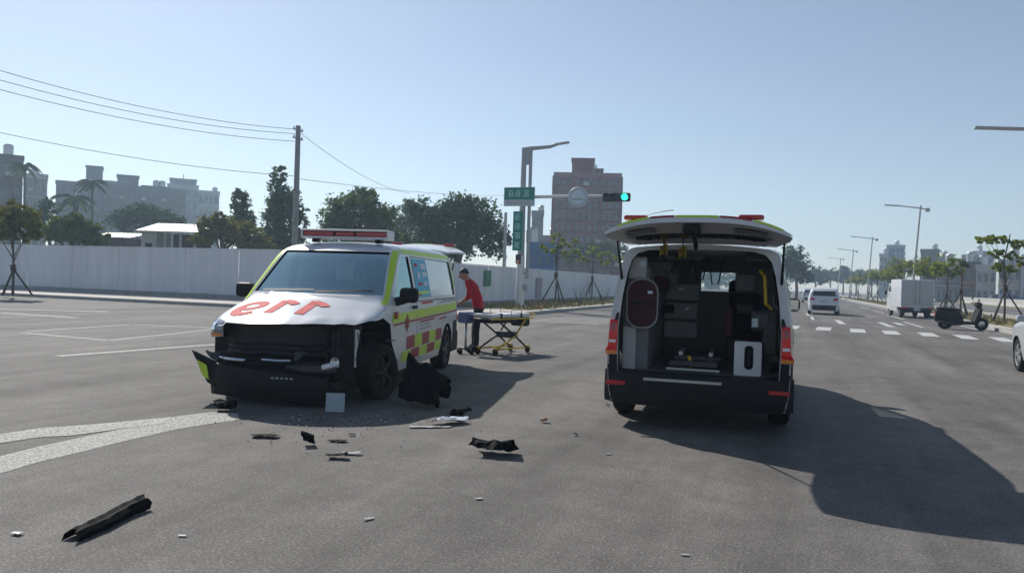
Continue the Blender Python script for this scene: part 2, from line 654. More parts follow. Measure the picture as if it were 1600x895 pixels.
def kerb_line(parent, pts, h=0.14, w=0.16, seg=1.0, lim=70):
    """kerb stones one by one along a polyline"""
    base = MB().bbox((0, 0, h / 2), (seg - 0.015, w, h), 'concrete', 0.015).mesh('kerb_stone')
    far = MB()
    k = 0
    for (a, b) in zip(pts, pts[1:]):
        a, b = Vector((*a, 0)), Vector((*b, 0))
        L = (b - a).length
        n = max(1, round(L / seg))
        ang = math.atan2(b.y - a.y, b.x - a.x)
        for i in range(n):
            p = a + (b - a) * ((i + 0.5) / n)
            if k < lim:
                o = link('kerb_stone', base, parent)
                o.location = p
                o.rotation_euler = (0, 0, ang)
                o.scale = (L / n / seg, 1, 1)
            else:
                far.box(p + Vector((0, 0, h / 2)), (L / n - 0.015, w, h), 'concrete', Matrix.Rotation(ang, 3, 'Z'))
            k += 1
    if far.v:
        tag(far.build('kerb_run', parent, fix=False), kind='stuff')

arc = [(-13.2 + 2.4 * math.cos(a), 28.4 + 2.4 * math.sin(a)) for a in [R(-90 + 15 * k) for k in range(7)]]
left_out = [(-120, 26.0)] + arc + [(-10.8, 400)]
pv = slab('left_pavement', [(-120, 31.5), (-120, 26.1)] + [(x - 0.1, y + 0.1) for x, y in arc] + [(-10.9, 400), (-16.5, 400), (-16.5, 31.5)], 0.12, 'pavement')
kerb_line(pv, [(-60, 26.0)] + arc + [(-10.8, 80), (-10.8, 130)], lim=110)
sheet('left_verge', [(-15.3, 33.5), (-11.4, 33.5), (-11.4, 300), (-15.3, 300)], 0.126, 'dry_grass')
rp_ = slab('right_pavement', [(8.1, 30), (8.1, 420), (15.0, 420), (15.0, 30)], 0.12, 'pavement')
kerb_line(rp_, [(8.0, 30), (8.0, 150)], lim=100)
sheet('right_verge', [(8.9, 33), (8.9, 400), (12.2, 400), (12.2, 33)], 0.126, 'dry_grass')
slab('far_verge', [(25.5, 33), (25.5, 400), (29, 400), (29, 33)], 0.12, 'dry_grass')
slab('far_yard', [(29, 20), (29, 420), (160, 420), (160, 20)], 0.10, 'pavement')
slab('back_lot', [(-160, 31.6), (-160, 260), (-16.6, 260), (-16.6, 31.6)], 0.06, 'dry_grass')

# grass tufts along the verges (nobody could count them)
gmb = MB()
mat('straw', (0.22, 0.19, 0.07), 0.95, var=0.4, scale=1.0)
for k in range(5200):
    if k % 2:
        x, y = rnd.uniform(8.95, 12.1), 33 + 130 * rnd.random() ** 1.6
    else:
        x, y = rnd.uniform(-15.2, -11.45), 34 + 60 * rnd.random() ** 1.4
    h = rnd.uniform(0.08, 0.28)
    a = rnd.uniform(0, 6.28)
    dx, dy = math.cos(a) * 0.05, math.sin(a) * 0.05
    lx, ly = rnd.uniform(-0.08, 0.08), rnd.uniform(-0.08, 0.08)
    gmb.add([(x - dx, y - dy, 0.12), (x + dx, y + dy, 0.12), (x + lx, y + ly, 0.12 + h)], [(0, 1, 2)], 'straw')
tag(gmb.build('verge_grass', fix=False), 'dry straw coloured grass tufts along both verges', 'grass', kind='stuff')

# road markings: thin sheets of paint
def paint(name, px_poly=None, pts=None, m='road_paint', z=0.004):
    pts = pts or [G(*p) for p in px_poly]
    b = MB()
    b.add([(p[0], p[1], z) for p in pts], [tuple(range(len(pts)))], m)
    o = b.build(name)
    o['kind'] = 'structure'
    return o

def paint_line(name, p, q, w, m='road_paint', z=0.004):
    p, q = Vector(p), Vector(q)
    n = Vector((-(q - p).y, (q - p).x)).normalized() * w / 2
    return paint(name, pts=[p + n, q + n, q - n, p - n], m=m, z=z)

def paint_curve(name, cl, w0, w1, m, z=0.004):
    b = MB()
    L, Q = [], []
    for i, p in enumerate(cl):
        t = (cl[min(i + 1, len(cl) - 1)] - cl[max(i - 1, 0)]).normalized()
        n = Vector((-t.y, t.x, 0))
        w = w0 + (w1 - w0) * i / (len(cl) - 1)
        L.append((p.x + n.x * w / 2, p.y + n.y * w / 2, z))
        Q.append((p.x - n.x * w / 2, p.y - n.y * w / 2, z))
    b.grid([L, Q], m, smooth=False)
    o = b.build(name)
    o['kind'] = 'structure'

paint('road_marking', [(-260, 838), (-60, 742), (0, 713), (60, 698), (130, 683), (215, 665), (280, 650), (330, 644), (372, 646), (374, 656), (330, 662), (275, 671), (200, 688), (120, 708), (60, 722), (0, 740), (-60, 768), (-260, 866)], m='old_road_paint')
paint('road_marking', [(-260, 727), (-60, 690), (0, 679), (60, 670), (130, 665), (200, 659), (270, 652), (255, 662), (200, 669), (150, 676), (112, 681), (60, 684), (0, 693), (-60, 706), (-260, 752)], m='old_road_paint', z=0.008)
for a, b in (((35, 520), (170, 532)), ((170, 532), (330, 515)), ((40, 518), (205, 507)), ((205, 507), (345, 513))):
    pa, pb = G(*a), G(*b)
    paint_line('road_marking', pa.xy, pb.xy, 0.15, 'old_road_paint')
paint_line('road_marking', G(90, 557).xy, G(345, 538).xy, 0.22, 'old_road_paint', 0.008)
paint_line('road_marking', G(-40, 482).xy, G(170, 487).xy, 0.4, 'old_road_paint')
paint_line('road_marking', G(0, 489).xy, G(120, 497).xy, 0.3, 'old_road_paint', 0.008)
for k in range(5):
    y = 27.0 + k * 1.0
    paint_line('road_marking', (-10.0 + 0.25 * k, y), (-6.6 + 0.15 * k, y + 0.2), 0.4, 'old_road_paint')
for k in range(7):                       # zebra bars across the right-hand lanes
    c = G(1237 + [0, 50, 103, 155, 213, 271, 330][k], 511 + [0, 2.5, 5.5, 8.5, 11.5, 15.5, 19.5][k])
    paint_line('zebra_bar', (c.x - 0.08, c.y - 1.35), (c.x + 0.08, c.y + 1.35), 0.52)
for px, py, L in ((1269, 497, 2.6), (1312, 503, 2.4), (1262, 491, 2.4), (1383, 507, 2.4), (1404, 506, 1.6), (1372, 487, 4), (1350, 481, 5), (1426, 507, 3.0), (1398, 495, 4.0)):
    c = G(px, py)
    paint_line('lane_dash', (c.x, c.y - L), (c.x, c.y + L), 0.28 if px in (1312, 1383, 1404) else 0.15, z=0.006)
for k in range(8):
    paint_line('lane_dash', (1.55, 66 + k * 11), (1.55, 70 + k * 11), 0.15)
    paint_line('lane_dash', (-2.0, 66 + k * 11), (-2.0, 70 + k * 11), 0.15)
paint_line('edge_line', (7.5, 36), (7.5, 220), 0.15)

# ================================================================== HOARDING WALLS
def hoarding(name, label, p0, ang, n, w, h, mname='hoarding', extras=None):
    t = thing(name, label, 'wall', (*p0, 0), ang)
    pm = MB()
    rows = []
    prof = []
    nr = 6
    for i in range(nr):                  # shallow ribs pressed into the sheet
        x0 = i * w / nr
        q = w / nr
        prof += [(x0, 0), (x0 + q * 0.62, 0), (x0 + q * 0.7, -0.007), (x0 + q * 0.92, -0.007)]
    prof.append((w - 0.008, 0))
    rows = [[(x, y, z) for x, y in prof] for z in (0.12, h)]
    pm.grid(rows, mname, smooth=False)
    me = pm.mesh('panel', fix=False)
    for i in range(n):
        o = link('panel', me, t)
        o.location = (i * w, rnd.uniform(-0.012, 0.012), rnd.uniform(-0.012, 0.012))
    b = MB()
    b.box((n * w / 2, 0.06, h + 0.03), (n * w, 0.10, 0.05), mname)
    b.build('top_rail', t)
    b = MB()
    b.bbox((n * w / 2, -0.03, 0.17), (n * w, 0.34, 0.34), 'hoarding_base', 0.03)
    b.build('footing', t)
    return t

hoarding('hoarding_wall', 'long pale grey sheet hoarding at left behind the crashed ambulance', (-75, 30.7), 0, 54, 1.1, 2.55)
w2 = hoarding('hoarding_wall', 'pale hoarding receding behind paramedic and traffic signal pole', (-15.5, 30.9), R(90), 100, 1.1, 2.2)
mat('notice_green', (0.02, 0.16, 0.08), 0.6)
mat('door_mauve', (0.36, 0.30, 0.36), 0.7)
def wall_pt(px, X=-15.5):
    d = ray(px, 450)
    return d.y * (X / d.x)
y_ = wall_pt(760)
tag(MB().box((-15.44, y_, 1.55), (0.04, 0.9, 0.85), 'notice_green').build('notice_board'), 'green notice board fixed to hoarding beside the paramedic', 'notice')
y_ = wall_pt(841)
tag(MB().box((-15.44, y_, 1.05), (0.04, 1.1, 1.3), 'door_mauve').build('wall_hatch'), 'mauve hatch in the hoarding right of the signal pole', 'hatch')

# ================================================================== AMBULANCES
mat('drawer_grey', (0.24, 0.245, 0.25), 0.6, var=0.1)
VL = 5.30
X0 = VL / 2                                # local x = X0 - s, s measured back from the front bumper
T_TAB = [(0.02, 0.90), (0.10, 0.97), (0.3, 1.03), (0.6, 1.10), (0.95, 1.185), (1.05, 1.215), (1.45, 1.53), (1.82, 1.82), (2.0, 1.895), (2.3, 1.94), (3.0, 1.97), (4.2, 1.965), (4.9, 1.94), (5.3, 1.91)]
W_TAB = [(0.0, 0.80), (0.12, 0.87), (0.35, 0.92), (0.7, 0.945), (1.2, 0.952), (4.7, 0.952), (5.1, 0.935), (5.3, 0.90)]
def prof_w(z):
    if z < 0.45: return 0.955 + 0.045 * max(0, (z - 0.26) / 0.19)
    if z < 1.0: return 1.0
    return 1 - 0.165 * ((z - 1.0) / 0.9) ** 1.35
def rear_shift(s, z):                      # slant of the tail and bow of the nose
    k = max(0.0, min(1.0, (s - 4.4) / 0.9))
    return -0.13 * k * max(0.0, (z - 0.9)) ** 1.1
def section(s, dy=0.0, dz=0.0, z0=0.26, nz=11, nc=6, nr=6):
    T = smooth_tab(T_TAB, s) - dz
    Wd = smooth_tab(W_TAB, s)
    bowk = 0.26 * max(0.0, 1 - s / 2.4)
    zt = T - (0.13 if T > 1.5 else 0.10)
    pts = []
    for i in range(nz):
        z = z0 + (zt - z0) * i / (nz - 1)
        pts.append((Wd * prof_w(z) - dy, z))
    yt = pts[-1][0]
    r = 0.17
    crown = 0.035
    for i in range(1, nc + 1):
        a = (math.pi / 2) * i / nc
        pts.append((yt - r + r * math.cos(a), zt + (T - crown - zt) * math.sin(a)))
    for i in range(1, nr + 1):
        k = 1 - i / nr
        pts.append(((yt - r) * k, T - crown * k * k))
    full = pts + [(-y, z) for y, z in pts[-2::-1]]
    out = []
    for y, z in full:
        ss = s + bowk * (y / 0.95) ** 2 + rear_shift(s, z)
        out.append((X0 - ss, y, z))
    return out
def loft(stations, m, **kw):
    rows = [section(s, **kw) for s in stations]
    mb = MB()
    mb.grid(rows, m, closed=True)
    n = len(rows[0])
    mb.add(rows[0], [tuple(range(n))], m, True)
    mb.add(rows[-1], [tuple(range(n))[::-1]], m, True)
    return mb

def roundpoly(cx, cy, hw, hh, r, n=5):
    out = []
    for sx, sy, a0 in ((1, 1, 0), (-1, 1, 90), (-1, -1, 180), (1, -1, 270)):
        for k in range(n + 1):
            a = R(a0 + 90 * k / n)
            out.append((cx + sx * (hw - r) + r * math.cos(a), cy + sy * (hh - r) + r * math.sin(a)))
    return out

def wheel(parent, loc, side, rz=0.0, r=0.335, w=0.215, rim='alloy', tilt=0.0):
    e = MB()
    prof = [(r * 0.66, -w / 2 + 0.01), (r * 0.9, -w / 2), (r * 0.985, -w / 2 + 0.025), (r, -w / 4), (r, w / 4), (r * 0.985, w / 2 - 0.025), (r * 0.9, w / 2), (r * 0.66, w / 2 - 0.01)]
    e.lathe(prof, 'rubber', 28)
    tyre = e.build('wheel', parent)
    tyre.location = loc
    tyre.rotation_euler = (tilt, 0, rz)
    b = MB()
    s = side
    b.lathe([(r * 0.67, s * (w / 2 - 0.012)), (r * 0.62, s * (w / 2 - 0.02)), (r * 0.60, s * (w / 2 - 0.06)), (r * 0.58, -s * (w / 2 - 0.02))], rim, 28)
    b.lathe([(r * 0.58, s * 0.02), (0.001, s * 0.02)], 'dark_metal', 20)
    for k in range(5):
        a = 2 * math.pi * k / 5
        p0 = Vector((math.cos(a) * r * 0.1, s * (w / 2 - 0.03), math.sin(a) * r * 0.1))
        p1 = Vector((math.cos(a) * r * 0.6, s * (w / 2 - 0.028), math.sin(a) * r * 0.6))
        rot = Matrix.Rotation(-a, 3, 'Y')
        b.bbox((p0 + p1) / 2, (r * 0.52, 0.035, r * 0.2), rim, 0.01, rot)
    b.lathe([(0.001, s * (w / 2 - 0.005)), (r * 0.16, s * (w / 2 - 0.008)), (r * 0.17, s * (w / 2 - 0.05))], rim, 16)
    b.build('rim', tyre)
    return tyre

def ambulance(label, crashed):
    root = thing('ambulance', label, 'ambulance')
    st = [0.02, 0.06, 0.12, 0.2, 0.28, 0.36, 0.44, 0.52, 0.60, 0.68, 0.76, 0.84, 0.92, 1.0, 1.08, 1.16, 1.28, 1.42, 1.56, 1.7, 1.8, 1.88, 1.96, 2.06, 2.2, 2.4, 2.7, 3.1, 3.6, 4.1, 4.5, 4.8, 5.0, 5.12, 5.22, 5.28, 5.30]
    body = loft(st, 'white_paint', nr=10).build('body', root)
    body.data.materials.append(M['inner_grey'])
    cut = []
    def C(mb_): 
        o = mb_.build('cutter')
        cut.append(o)
    cav = loft([1.2, 1.4, 1.6, 1.8, 1.95, 2.1, 2.4, 3.0, 3.6, 4.2, 4.8, 5.05, 5.16], 'inner_grey', dy=0.05, dz=0.055, z0=0.56)
    C(cav)
    for s in (0.97, 4.37):                  # wheel arches
        for sd in (-1, 1):
            b = MB()
            b.lathe([(0.001, sd * 0.64), (0.405, sd * 0.64), (0.405, sd * 1.2), (0.001, sd * 1.2)], 'black_plastic', 32, c=(X0 - s, 0, 0.34), smooth=False)
            C(b)
    # windscreen
    C(MB().prism([(-0.84, 1.25), (0.84, 1.25), (0.715, 1.80), (-0.715, 1.80)], X0 - 2.0, X0 - 0.7, 'black_plastic', 'x'))
    fdw = [(1.42, 1.18), (1.98, 1.74), (2.36, 1.76), (2.42, 1.18)]
    rsw = [(2.52, 1.18), (2.48, 1.77), (4.88, 1.75), (5.0, 1.20)]
    for sd in (-1, 1):
        for poly in (fdw, rsw):
            C(MB().prism([(X0 - a, b) for a, b in poly], sd * 0.55, sd * 1.3, 'black_plastic', 'y'))
    # tail opening
    half = [(0.785, 0.535), (0.80, 0.60), (0.805, 1.05), (0.78, 1.35), (0.74, 1.60), (0.70, 1.74), (0.64, 1.81), (0.52, 1.845), (0.25, 1.855)]
    C(MB().prism(half + [(-y, z) for y, z in half[::-1]], X0 - 5.6, X0 - 4.95, 'black_plastic', 'x'))
    if crashed:                             # fascia and left front wing torn away
        C(MB().prism([(-1.2, 0.1), (1.2, 0.1), (1.2, 0.90), (0.55, 0.955), (-0.2, 0.925), (-0.64, 0.915), (-0.66, 0.76), (-1.2, 0.70)], X0 - 0.42, X0 + 0.4, 'black_plastic', 'x'))
        C(MB().prism([(X0 + 0.3, 0.1), (X0 - 1.62, 0.1), (X0 - 1.52, 0.46), (X0 - 1.32, 0.66), (X0 - 1.24, 0.9), (X0 - 0.95, 0.99), (X0 - 0.3, 0.955), (X0 + 0.3, 0.90)], 0.5, 1.4, 'black_plastic', 'y'))
    bool_diff(body, cut)
    if crashed:                             # buckle the bonnet towards its torn corner
        from mathutils import noise as nz2
        for v_ in body.data.vertices:
            if v_.co.x > X0 - 0.98 and v_.co.z > 0.86:
                k_ = max(0.0, min(1.0, (v_.co.y + 0.15) / 0.8)) * min(1.0, (v_.co.x - X0 + 0.98) / 0.25)
                v_.co.z += k_ * (0.02 * nz2.noise(Vector((v_.co.x * 3.2, v_.co.y * 7.0, 3.0))) - 0.012)
    body.data.materials.append(M['black_plastic'])
    di = len(body.data.materials) - 1
    wi = [i for i, m_ in enumerate(body.data.materials) if m_ and m_.name == 'white_paint']
    for p_ in body.data.polygons:             # the tail below the lamps is painted dark
        if p_.material_index in wi and p_.center.x < X0 - 4.85 and p_.center.z < 0.72:
            p_.material_index = di
    bv = bvh_of(body)

    # glass panes
    def pane(name, rows, m, way, off=-0.018):
        # drape on an uncut skin so that the pane follows the body
        return drape(SKIN, rows, m, way, off).build(name, root)
    pane('windscreen', quad_rows((-0.85, 1.24), (0.85, 1.24), (0.725, 1.81), (-0.725, 1.81), 16, 10), 'windscreen_glass' if crashed else 'clear_glass', 'front')
    for way in ('left', 'right'):
        q = [(X0 - a, b) for a, b in fdw]
        pane('door_window', quad_rows(q[0], q[3], q[2], q[1], 6, 6), 'side_glass', way)
        q = [(X0 - a, b) for a, b in rsw]
        pane('side_window', quad_rows(q[0], q[3], q[2], q[1], 14, 6), 'frosted' if crashed else 'dusk_glass', way)
    # wheels
    for s in (0.97, 4.37):
        for sd in (-1, 1):
            if crashed and s < 1 and sd > 0:
                wheel(root, (X0 - s - 0.10, sd * 0.86, 0.332), sd, R(-14), rim='black_plastic', tilt=R(4))
            else:
                wheel(root, (X0 - s, sd * 0.845, 0.335), sd, rim='alloy' if not crashed else 'dark_metal')
    # underside
    MB().box((0, 0, 0.24), (4.6, 1.3, 0.08), 'dark_metal').box((-0.4, 0, 0.20), (0.9, 0.12, 0.1), 'dark_metal').build('chassis', root)
    # door seams and handle
    def line(pts, w, m, name, way='left'):
        return drape(bv, strip_rows(pts, w, 0.08), m, way, 0.003).build(name, root)
    def patch(name, c00, c10, c11, c01, m, nu=10, nv=3, way='left', off=0.003):
        return drape(bv, quad_rows(c00, c10, c11, c01, nu, nv), m, way, off).build(name, root)
    f = lambda s, z: (X0 - s, z)
    for way in ('left', 'right'):
        line([f(2.47, 0.42), f(2.47, 1.80)], 0.012, 'black_plastic', 'door_seam', way)
        line([f(3.72, 0.42), f(3.72, 1.17)], 0.010, 'black_plastic', 'door_seam', way)
        line([f(2.55, 1.145), f(5.0, 1.15)], 0.012, 'black_plastic', 'slide_rail', way)
        # livery
        patch('reflective_band', f(1.34, 0.90), f(5.12, 0.95), f(5.12, 1.075), f(1.30, 1.01), 'lime', 30, 3, way)
        patch('red_band', f(1.36, 0.865), f(5.12, 0.915), f(5.12, 0.942), f(1.36, 0.892), 'livery_red', 30, 1, way, 0.004)
        for k in range(5):
            a, b = 1.98 + k * 0.40, 2.38 + k * 0.40
            if b > 4.0:
                break
            patch('check_square', f(a, 0.52), f(b - 0.01, 0.53), f(b - 0.01, 0.70), f(a, 0.69), ('livery_red', 'lime')[k % 2], 5, 2, way, 0.004)
        for k in range(5):
            a, b = 1.78 + k * 0.44, 2.22 + k * 0.44
            if b > 4.0:
                break
            patch('check_square', f(a, 0.37), f(b - 0.01, 0.375), f(b - 0.01, 0.51), f(a, 0.505), ('lime', 'livery_red')[k % 2], 5, 2, way, 0.004)
        # lime edging of the windscreen pillar and roof rail
        sg = 1
        patch('lime_edging', f(2.12, 1.79), f(5.0, 1.785), f(4.99, 1.85), f(2.12, 1.855), 'lime', 28, 2, way, 0.004)
        patch('lime_edging', f(4.93, 1.30), f(5.09, 1.30), f(5.03, 1.75), f(4.93, 1.78), 'lime', 3, 8, way, 0.004)
    # pillar strips run beside the windscreen
    for sd in (-1, 1):
        rows = []
        for i in range(15):
            z = 1.14 + (1.83 - 1.14) * i / 14
            yo = (0.955 * prof_w(z)) * 0.985
            yi = 0.86 - (0.86 - 0.73) * max(0, (z - 1.25)) / 0.56 + 0.005
            rows.append([(sd * (yi + (yo - yi) * k / 4), z) for k in range(5)])
        drape(SKIN, rows, 'lime', 'front', 0.005).build('pillar_strip', root)
    # emblem and word lines on the doors
    for dz in (0,):
        e = MB()
        for a in range(3):
            w = R(60 * a)
            dx, dzv = math.sin(w) * 0.085, math.cos(w) * 0.11
            e2 = drape(bv, strip_rows([f(1.98 - dx, 0.875 - dzv), f(1.98 + dx, 0.875 + dzv)], 0.05, 0.05), 'livery_red', 'left', 0.007 + 0.0015 * a)
            e2.build('emblem_bar', root)
    for s0, s1, z, w in ((2.62, 3.5, 0.855, 0.03), (2.62, 3.2, 0.80, 0.025), (2.62, 3.3, 0.75, 0.025), (3.8, 4.3, 0.84, 0.03)):
        line([f(s0, z), f(s1, z + 0.012)], w, 'livery_red' if w > 0.028 else 'pole_grey', 'lettering_line')
    line([f(2.75, 1.115), f(3.4, 1.12)], 0.03, 'text_red', 'lettering_line')
    patch('side_flash', f(3.7, 1.085), f(5.05, 1.095), f(5.05, 1.15), f(4.1, 1.14), 'pole_grey', 14, 2)
    b = MB().bbox((X0 - 2.30, 0.975, 1.075), (0.16, 0.035, 0.045), 'black_plastic', 0.012)
    b.build('door_handle', root)
    if crashed:
        # poster on the side window: blue sheet with pale blocks
        drape(SKIN, quad_rows(f(2.56, 1.20), f(3.35, 1.20), f(3.30, 1.74), f(2.54, 1.745), 8, 6), 'sticker_blue', 'left', -0.008).build('window_poster', root)
        for a, b_, z0, z1, m in ((2.95, 3.22, 1.60, 1.68, 'sticker_pale'), (2.98, 3.25, 1.49, 1.56, 'sticker_pale'), (2.72, 2.86, 1.46, 1.56, 'sticker_pale'), (2.64, 2.78, 1.63, 1.68, 'text_red'), (2.74, 2.92, 1.37, 1.41, 'text_red'), (3.02, 3.22, 1.36, 1.42, 'sticker_pale'), (2.66, 3.25, 1.245, 1.285, 'lime'), (2.68, 2.8, 1.215, 1.24, 'text_red')):
            drape(SKIN, quad_rows(f(a, z0), f(b_, z0), f(b_, z1), f(a, z1), 3, 2), m, 'left', -0.004).build('poster_block', root)
        b = MB().bbox((X0 - 1.45, 0.965, 1.0), (0.11, 0.02, 0.09), 'livery_red', 0.01)
        b.build('round_badge', root)
    # mirrors
    for sd in (-1, 1):
        e = MB()
        e.bbox((X0 - 1.52, sd * 1.10, 1.255), (0.13, 0.24, 0.19), 'black_plastic', 0.05)
        e.tube([(X0 - 1.52, sd * 0.90, 1.16), (X0 - 1.52, sd * 1.06, 1.20)], [0.06, 0.05], 'black_plastic', 8)
        mo = e.build('mirror', root)
        MB().box((X0 - 1.588, sd * 1.10, 1.255), (0.006, 0.19, 0.14), 'chrome').build('mirror_glass', mo)
    # light bar on the roof
    lb = MB().bbox((X0 - 2.25, 0, 1.99), (0.30, 1.24, 0.03), 'pole_white', 0.012).bbox((X0 - 2.25, 0, 2.09), (0.30, 1.24, 0.025), 'pole_white', 0.012)
    lb.box((X0 - 2.25, 0.45, 1.955), (0.12, 0.08, 0.06), 'black_plastic').box((X0 - 2.25, -0.45, 1.955), (0.12, 0.08, 0.06), 'black_plastic')
    for sd in (-1, 1):
        lb.bbox((X0 - 2.25, sd * 0.608, 2.04), (0.29, 0.026, 0.08), 'pole_white', 0.01)
    lb = lb.build('light_bar', root)
    for k, (y, w, m) in enumerate(((-0.375, 0.43, 'lens_dark_red'), (0.375, 0.43, 'lens_dark_red'), (0.0, 0.26, 'lens_dark_red'))):
        MB().bbox((X0 - 2.25, y, 2.04), (0.27, w, 0.078), m, 0.02).build('lens', lb)
    # tailgate, raised
    tg = bpy.data.objects.new('tailgate', None)
    COL.objects.link(tg)
    tg.parent = root
    tg.location = (X0 - 5.11, 0, 1.925)
    tg.rotation_euler = (0, R(3.0), 0)
    def gate_pt(u, v, dz):              # u 0..1 away from the hinge, v -1..1 across
        hw = 0.74 + 0.10 * min(1, u / 0.45) - 0.03 * max(0, (u - 0.75) / 0.25) ** 2
        x = -1.24 * u
        x += 0.07 * u * (v ** 4) * u
        z = 0.145 * (1 - abs(v) ** 3.0) * (0.35 + 0.65 * u) + dz - 0.03 * u * u
        return Vector((x, v * hw, z))
    nu, nv = 12, 20
    outer = [[gate_pt(i / nu, -1 + 2 * k / nv, 0.0) for k in range(nv + 1)] for i in range(nu + 1)]
    inner = [[gate_pt(i / nu, -1 + 2 * k / nv, -0.06 + 0.03 * abs(-1 + 2 * k / nv) ** 4) for k in range(nv + 1)] for i in range(nu + 1)]
    g = MB()
    g.grid(outer, 'white_paint')
    g.grid(inner, 'pale_panel')
    ring = lambda rr: rr[0] + [r_[-1] for r_ in rr[1:]] + rr[-1][-2::-1] + [r_[0] for r_ in rr[-2:0:-1]]
    g.grid([ring(outer), ring(inner)], 'white_paint', smooth=False, closed=True)
    g.build('panel', tg)
    def gp(name, u0, u1, v0, v1, dz, m, n=8):
        q = MB()
        q.grid([[gate_pt(u0 + (u1 - u0) * i / n, v0 + (v1 - v0) * k / n, dz) for k in range(n + 1)] for i in range(n + 1)], m)
        return q.build(name, tg)
    gp('rear_window', 0.12, 0.50, -0.82, 0.82, -0.070, 'dark_glass', 12)
    for v0, v1, m in ((-0.92, -0.62, 'lime'), (-0.25, 0.2, 'lime'), (0.5, 0.85, 'lime'), (-0.6, -0.27, 'livery_red'), (0.22, 0.48, 'livery_red')):
        gp('reflective_band', 0.88, 0.985, v0, v1, 0.005, m)
        q = MB()                         # the band folds over the gate's lower lip
        q.grid([[gate_pt(1.0, v0 + (v1 - v0) * k / 8, dz) + Vector((-0.004, 0, 0)) for k in range(9)] for dz in (0.003, -0.016)], m)
        q.build('lip_band', tg)
    for v in (-0.58, 0.64):
        p = gate_pt(0.9, v, 0.03)
        MB().bbox(p, (0.12, 0.22, 0.045), 'lens_red', 0.02).build('gate_lamp', tg)
    for v0, v1 in ((-0.75, -0.4), (0.45, 0.78)):
        gp('trim_recess', 0.62, 0.82, v0, v1, -0.071, 'inner_grey', 5)
    MB().bbox(gate_pt(0.93, 0.03, -0.11), (0.12, 0.16, 0.07), 'black_plastic', 0.015).build('latch', tg)
    MB().tube([gate_pt(0.9, 0.03, -0.13), gate_pt(0.45, 0.03, -0.13), gate_pt(0.2, 0.05, -0.14)], 0.022, 'black_plastic').build('wiper_motor_cover', tg)
    for sd in (-1, 1):
        MB().tube([(X0 - 5.12, sd * 0.80, 1.45), Vector((X0 - 5.11, 0, 1.925)) + Matrix.Rotation(R(3), 3, 'Y') @ gate_pt(0.42, sd * 0.95, -0.05)], [0.016, 0.009], 'black_plastic', 8).build('gas_strut', root)
    # tail lamps, bumper
    for sd in (-1, 1):
        e = drape(SKIN, quad_rows((sd * 0.812, 0.79), (sd * 0.905, 0.79), (sd * 0.89, 1.10), (sd * 0.812, 1.10), 6, 8), 'lamp_lit', 'rear', 0.02)
        tl = e.build('tail_lamp', root)
        so = tl.modifiers.new('thick', 'SOLIDIFY')
        so.thickness = 0.03
        so.offset = 1
        drape(SKIN, quad_rows((sd * 0.812, 0.745), (sd * 0.905, 0.745), (sd * 0.905, 0.785), (sd * 0.812, 0.785), 6, 2), 'lens_amber', 'rear', 0.03).build('indicator', tl)
        # side return of the lamp
        drape(SKIN, quad_rows((sd * 0.822, 0.865), (sd * 0.89, 0.865), (sd * 0.89, 0.895), (sd * 0.822, 0.895), 6, 1), 'lens_clear', 'rear', 0.053).build('reversing_lens', tl)
        drape(SKIN, quad_rows((sd * 0.822, 0.99), (sd * 0.885, 0.99), (sd * 0.88, 1.075), (sd * 0.822, 1.075), 6, 2), 'lens_dark_red', 'rear', 0.053).build('upper_lens', tl)
        # dark lower quarter
        drape(SKIN, quad_rows((sd * 0.79, 0.27), (sd * 0.905, 0.27), (sd * 0.945, 0.74), (sd * 0.81, 0.74), 8, 8), 'black_plastic', 'rear', 0.006).build('quarter_trim', root)
        drape(SKIN, quad_rows((sd * 0.808, 1.10), (sd * 0.85, 1.10), (sd * 0.83, 1.18), (sd * 0.806, 1.18), 3, 4), 'black_plastic', 'rear', 0.006).build('quarter_trim', root)
        drape(bv, quad_rows((X0 - 4.82, 0.275), (X0 - 5.28, 0.275), (X0 - 5.29, 0.76), (X0 - 4.82, 0.76), 10, 5), 'black_plastic', 'left' if sd > 0 else 'right', 0.006).build('quarter_trim', root)
    rows = []
    for k in range(17):
        v = -1 + 2 * k / 16
        x = X0 - 5.41 + 0.20 * abs(v) ** 9
        y = 0.948 * v
        rows.append([(x + 0.03, y, 0.245), (x, y, 0.34), (x, y, 0.50), (x + 0.02, y, 0.575), (x + 0.22 + 0.25 * abs(v) ** 6, y * 0.992, 0.58), (x + 0.22 + 0.25 * abs(v) ** 6, y * 0.992, 0.245)])
    e = MB()
    e.grid(rows, 'black_plastic', closed=True)
    e.add(rows[0], [tuple(range(6))], 'black_plastic')
    e.add(rows[-1], [tuple(range(6))], 'black_plastic')
    bp = e.build('rear_bumper', root)
    MB().bbox((X0 - 5.395, 0.13, 0.515), (0.03, 0.78, 0.035), 'steel', 0.008).build('step_strip', bp)
    for sd in (-1, 1):
        MB().bbox((X0 - 5.395, sd * 0.80, 0.46), (0.03, 0.20, 0.045), 'lens_red', 0.01, Matrix.Rotation(R(sd * 7), 3, 'Z')).build('reflector', bp)
    # cabin: floor, partition, seats, dash
    MB().box((-0.55, 0, 0.568), (3.9, 1.70, 0.012), 'inner_grey').build('floor', root)
    MB().bbox((X0 - 1.42, 0, 1.10), (0.42, 1.62, 0.26), 'black_plastic', 0.06).build('dashboard', root)
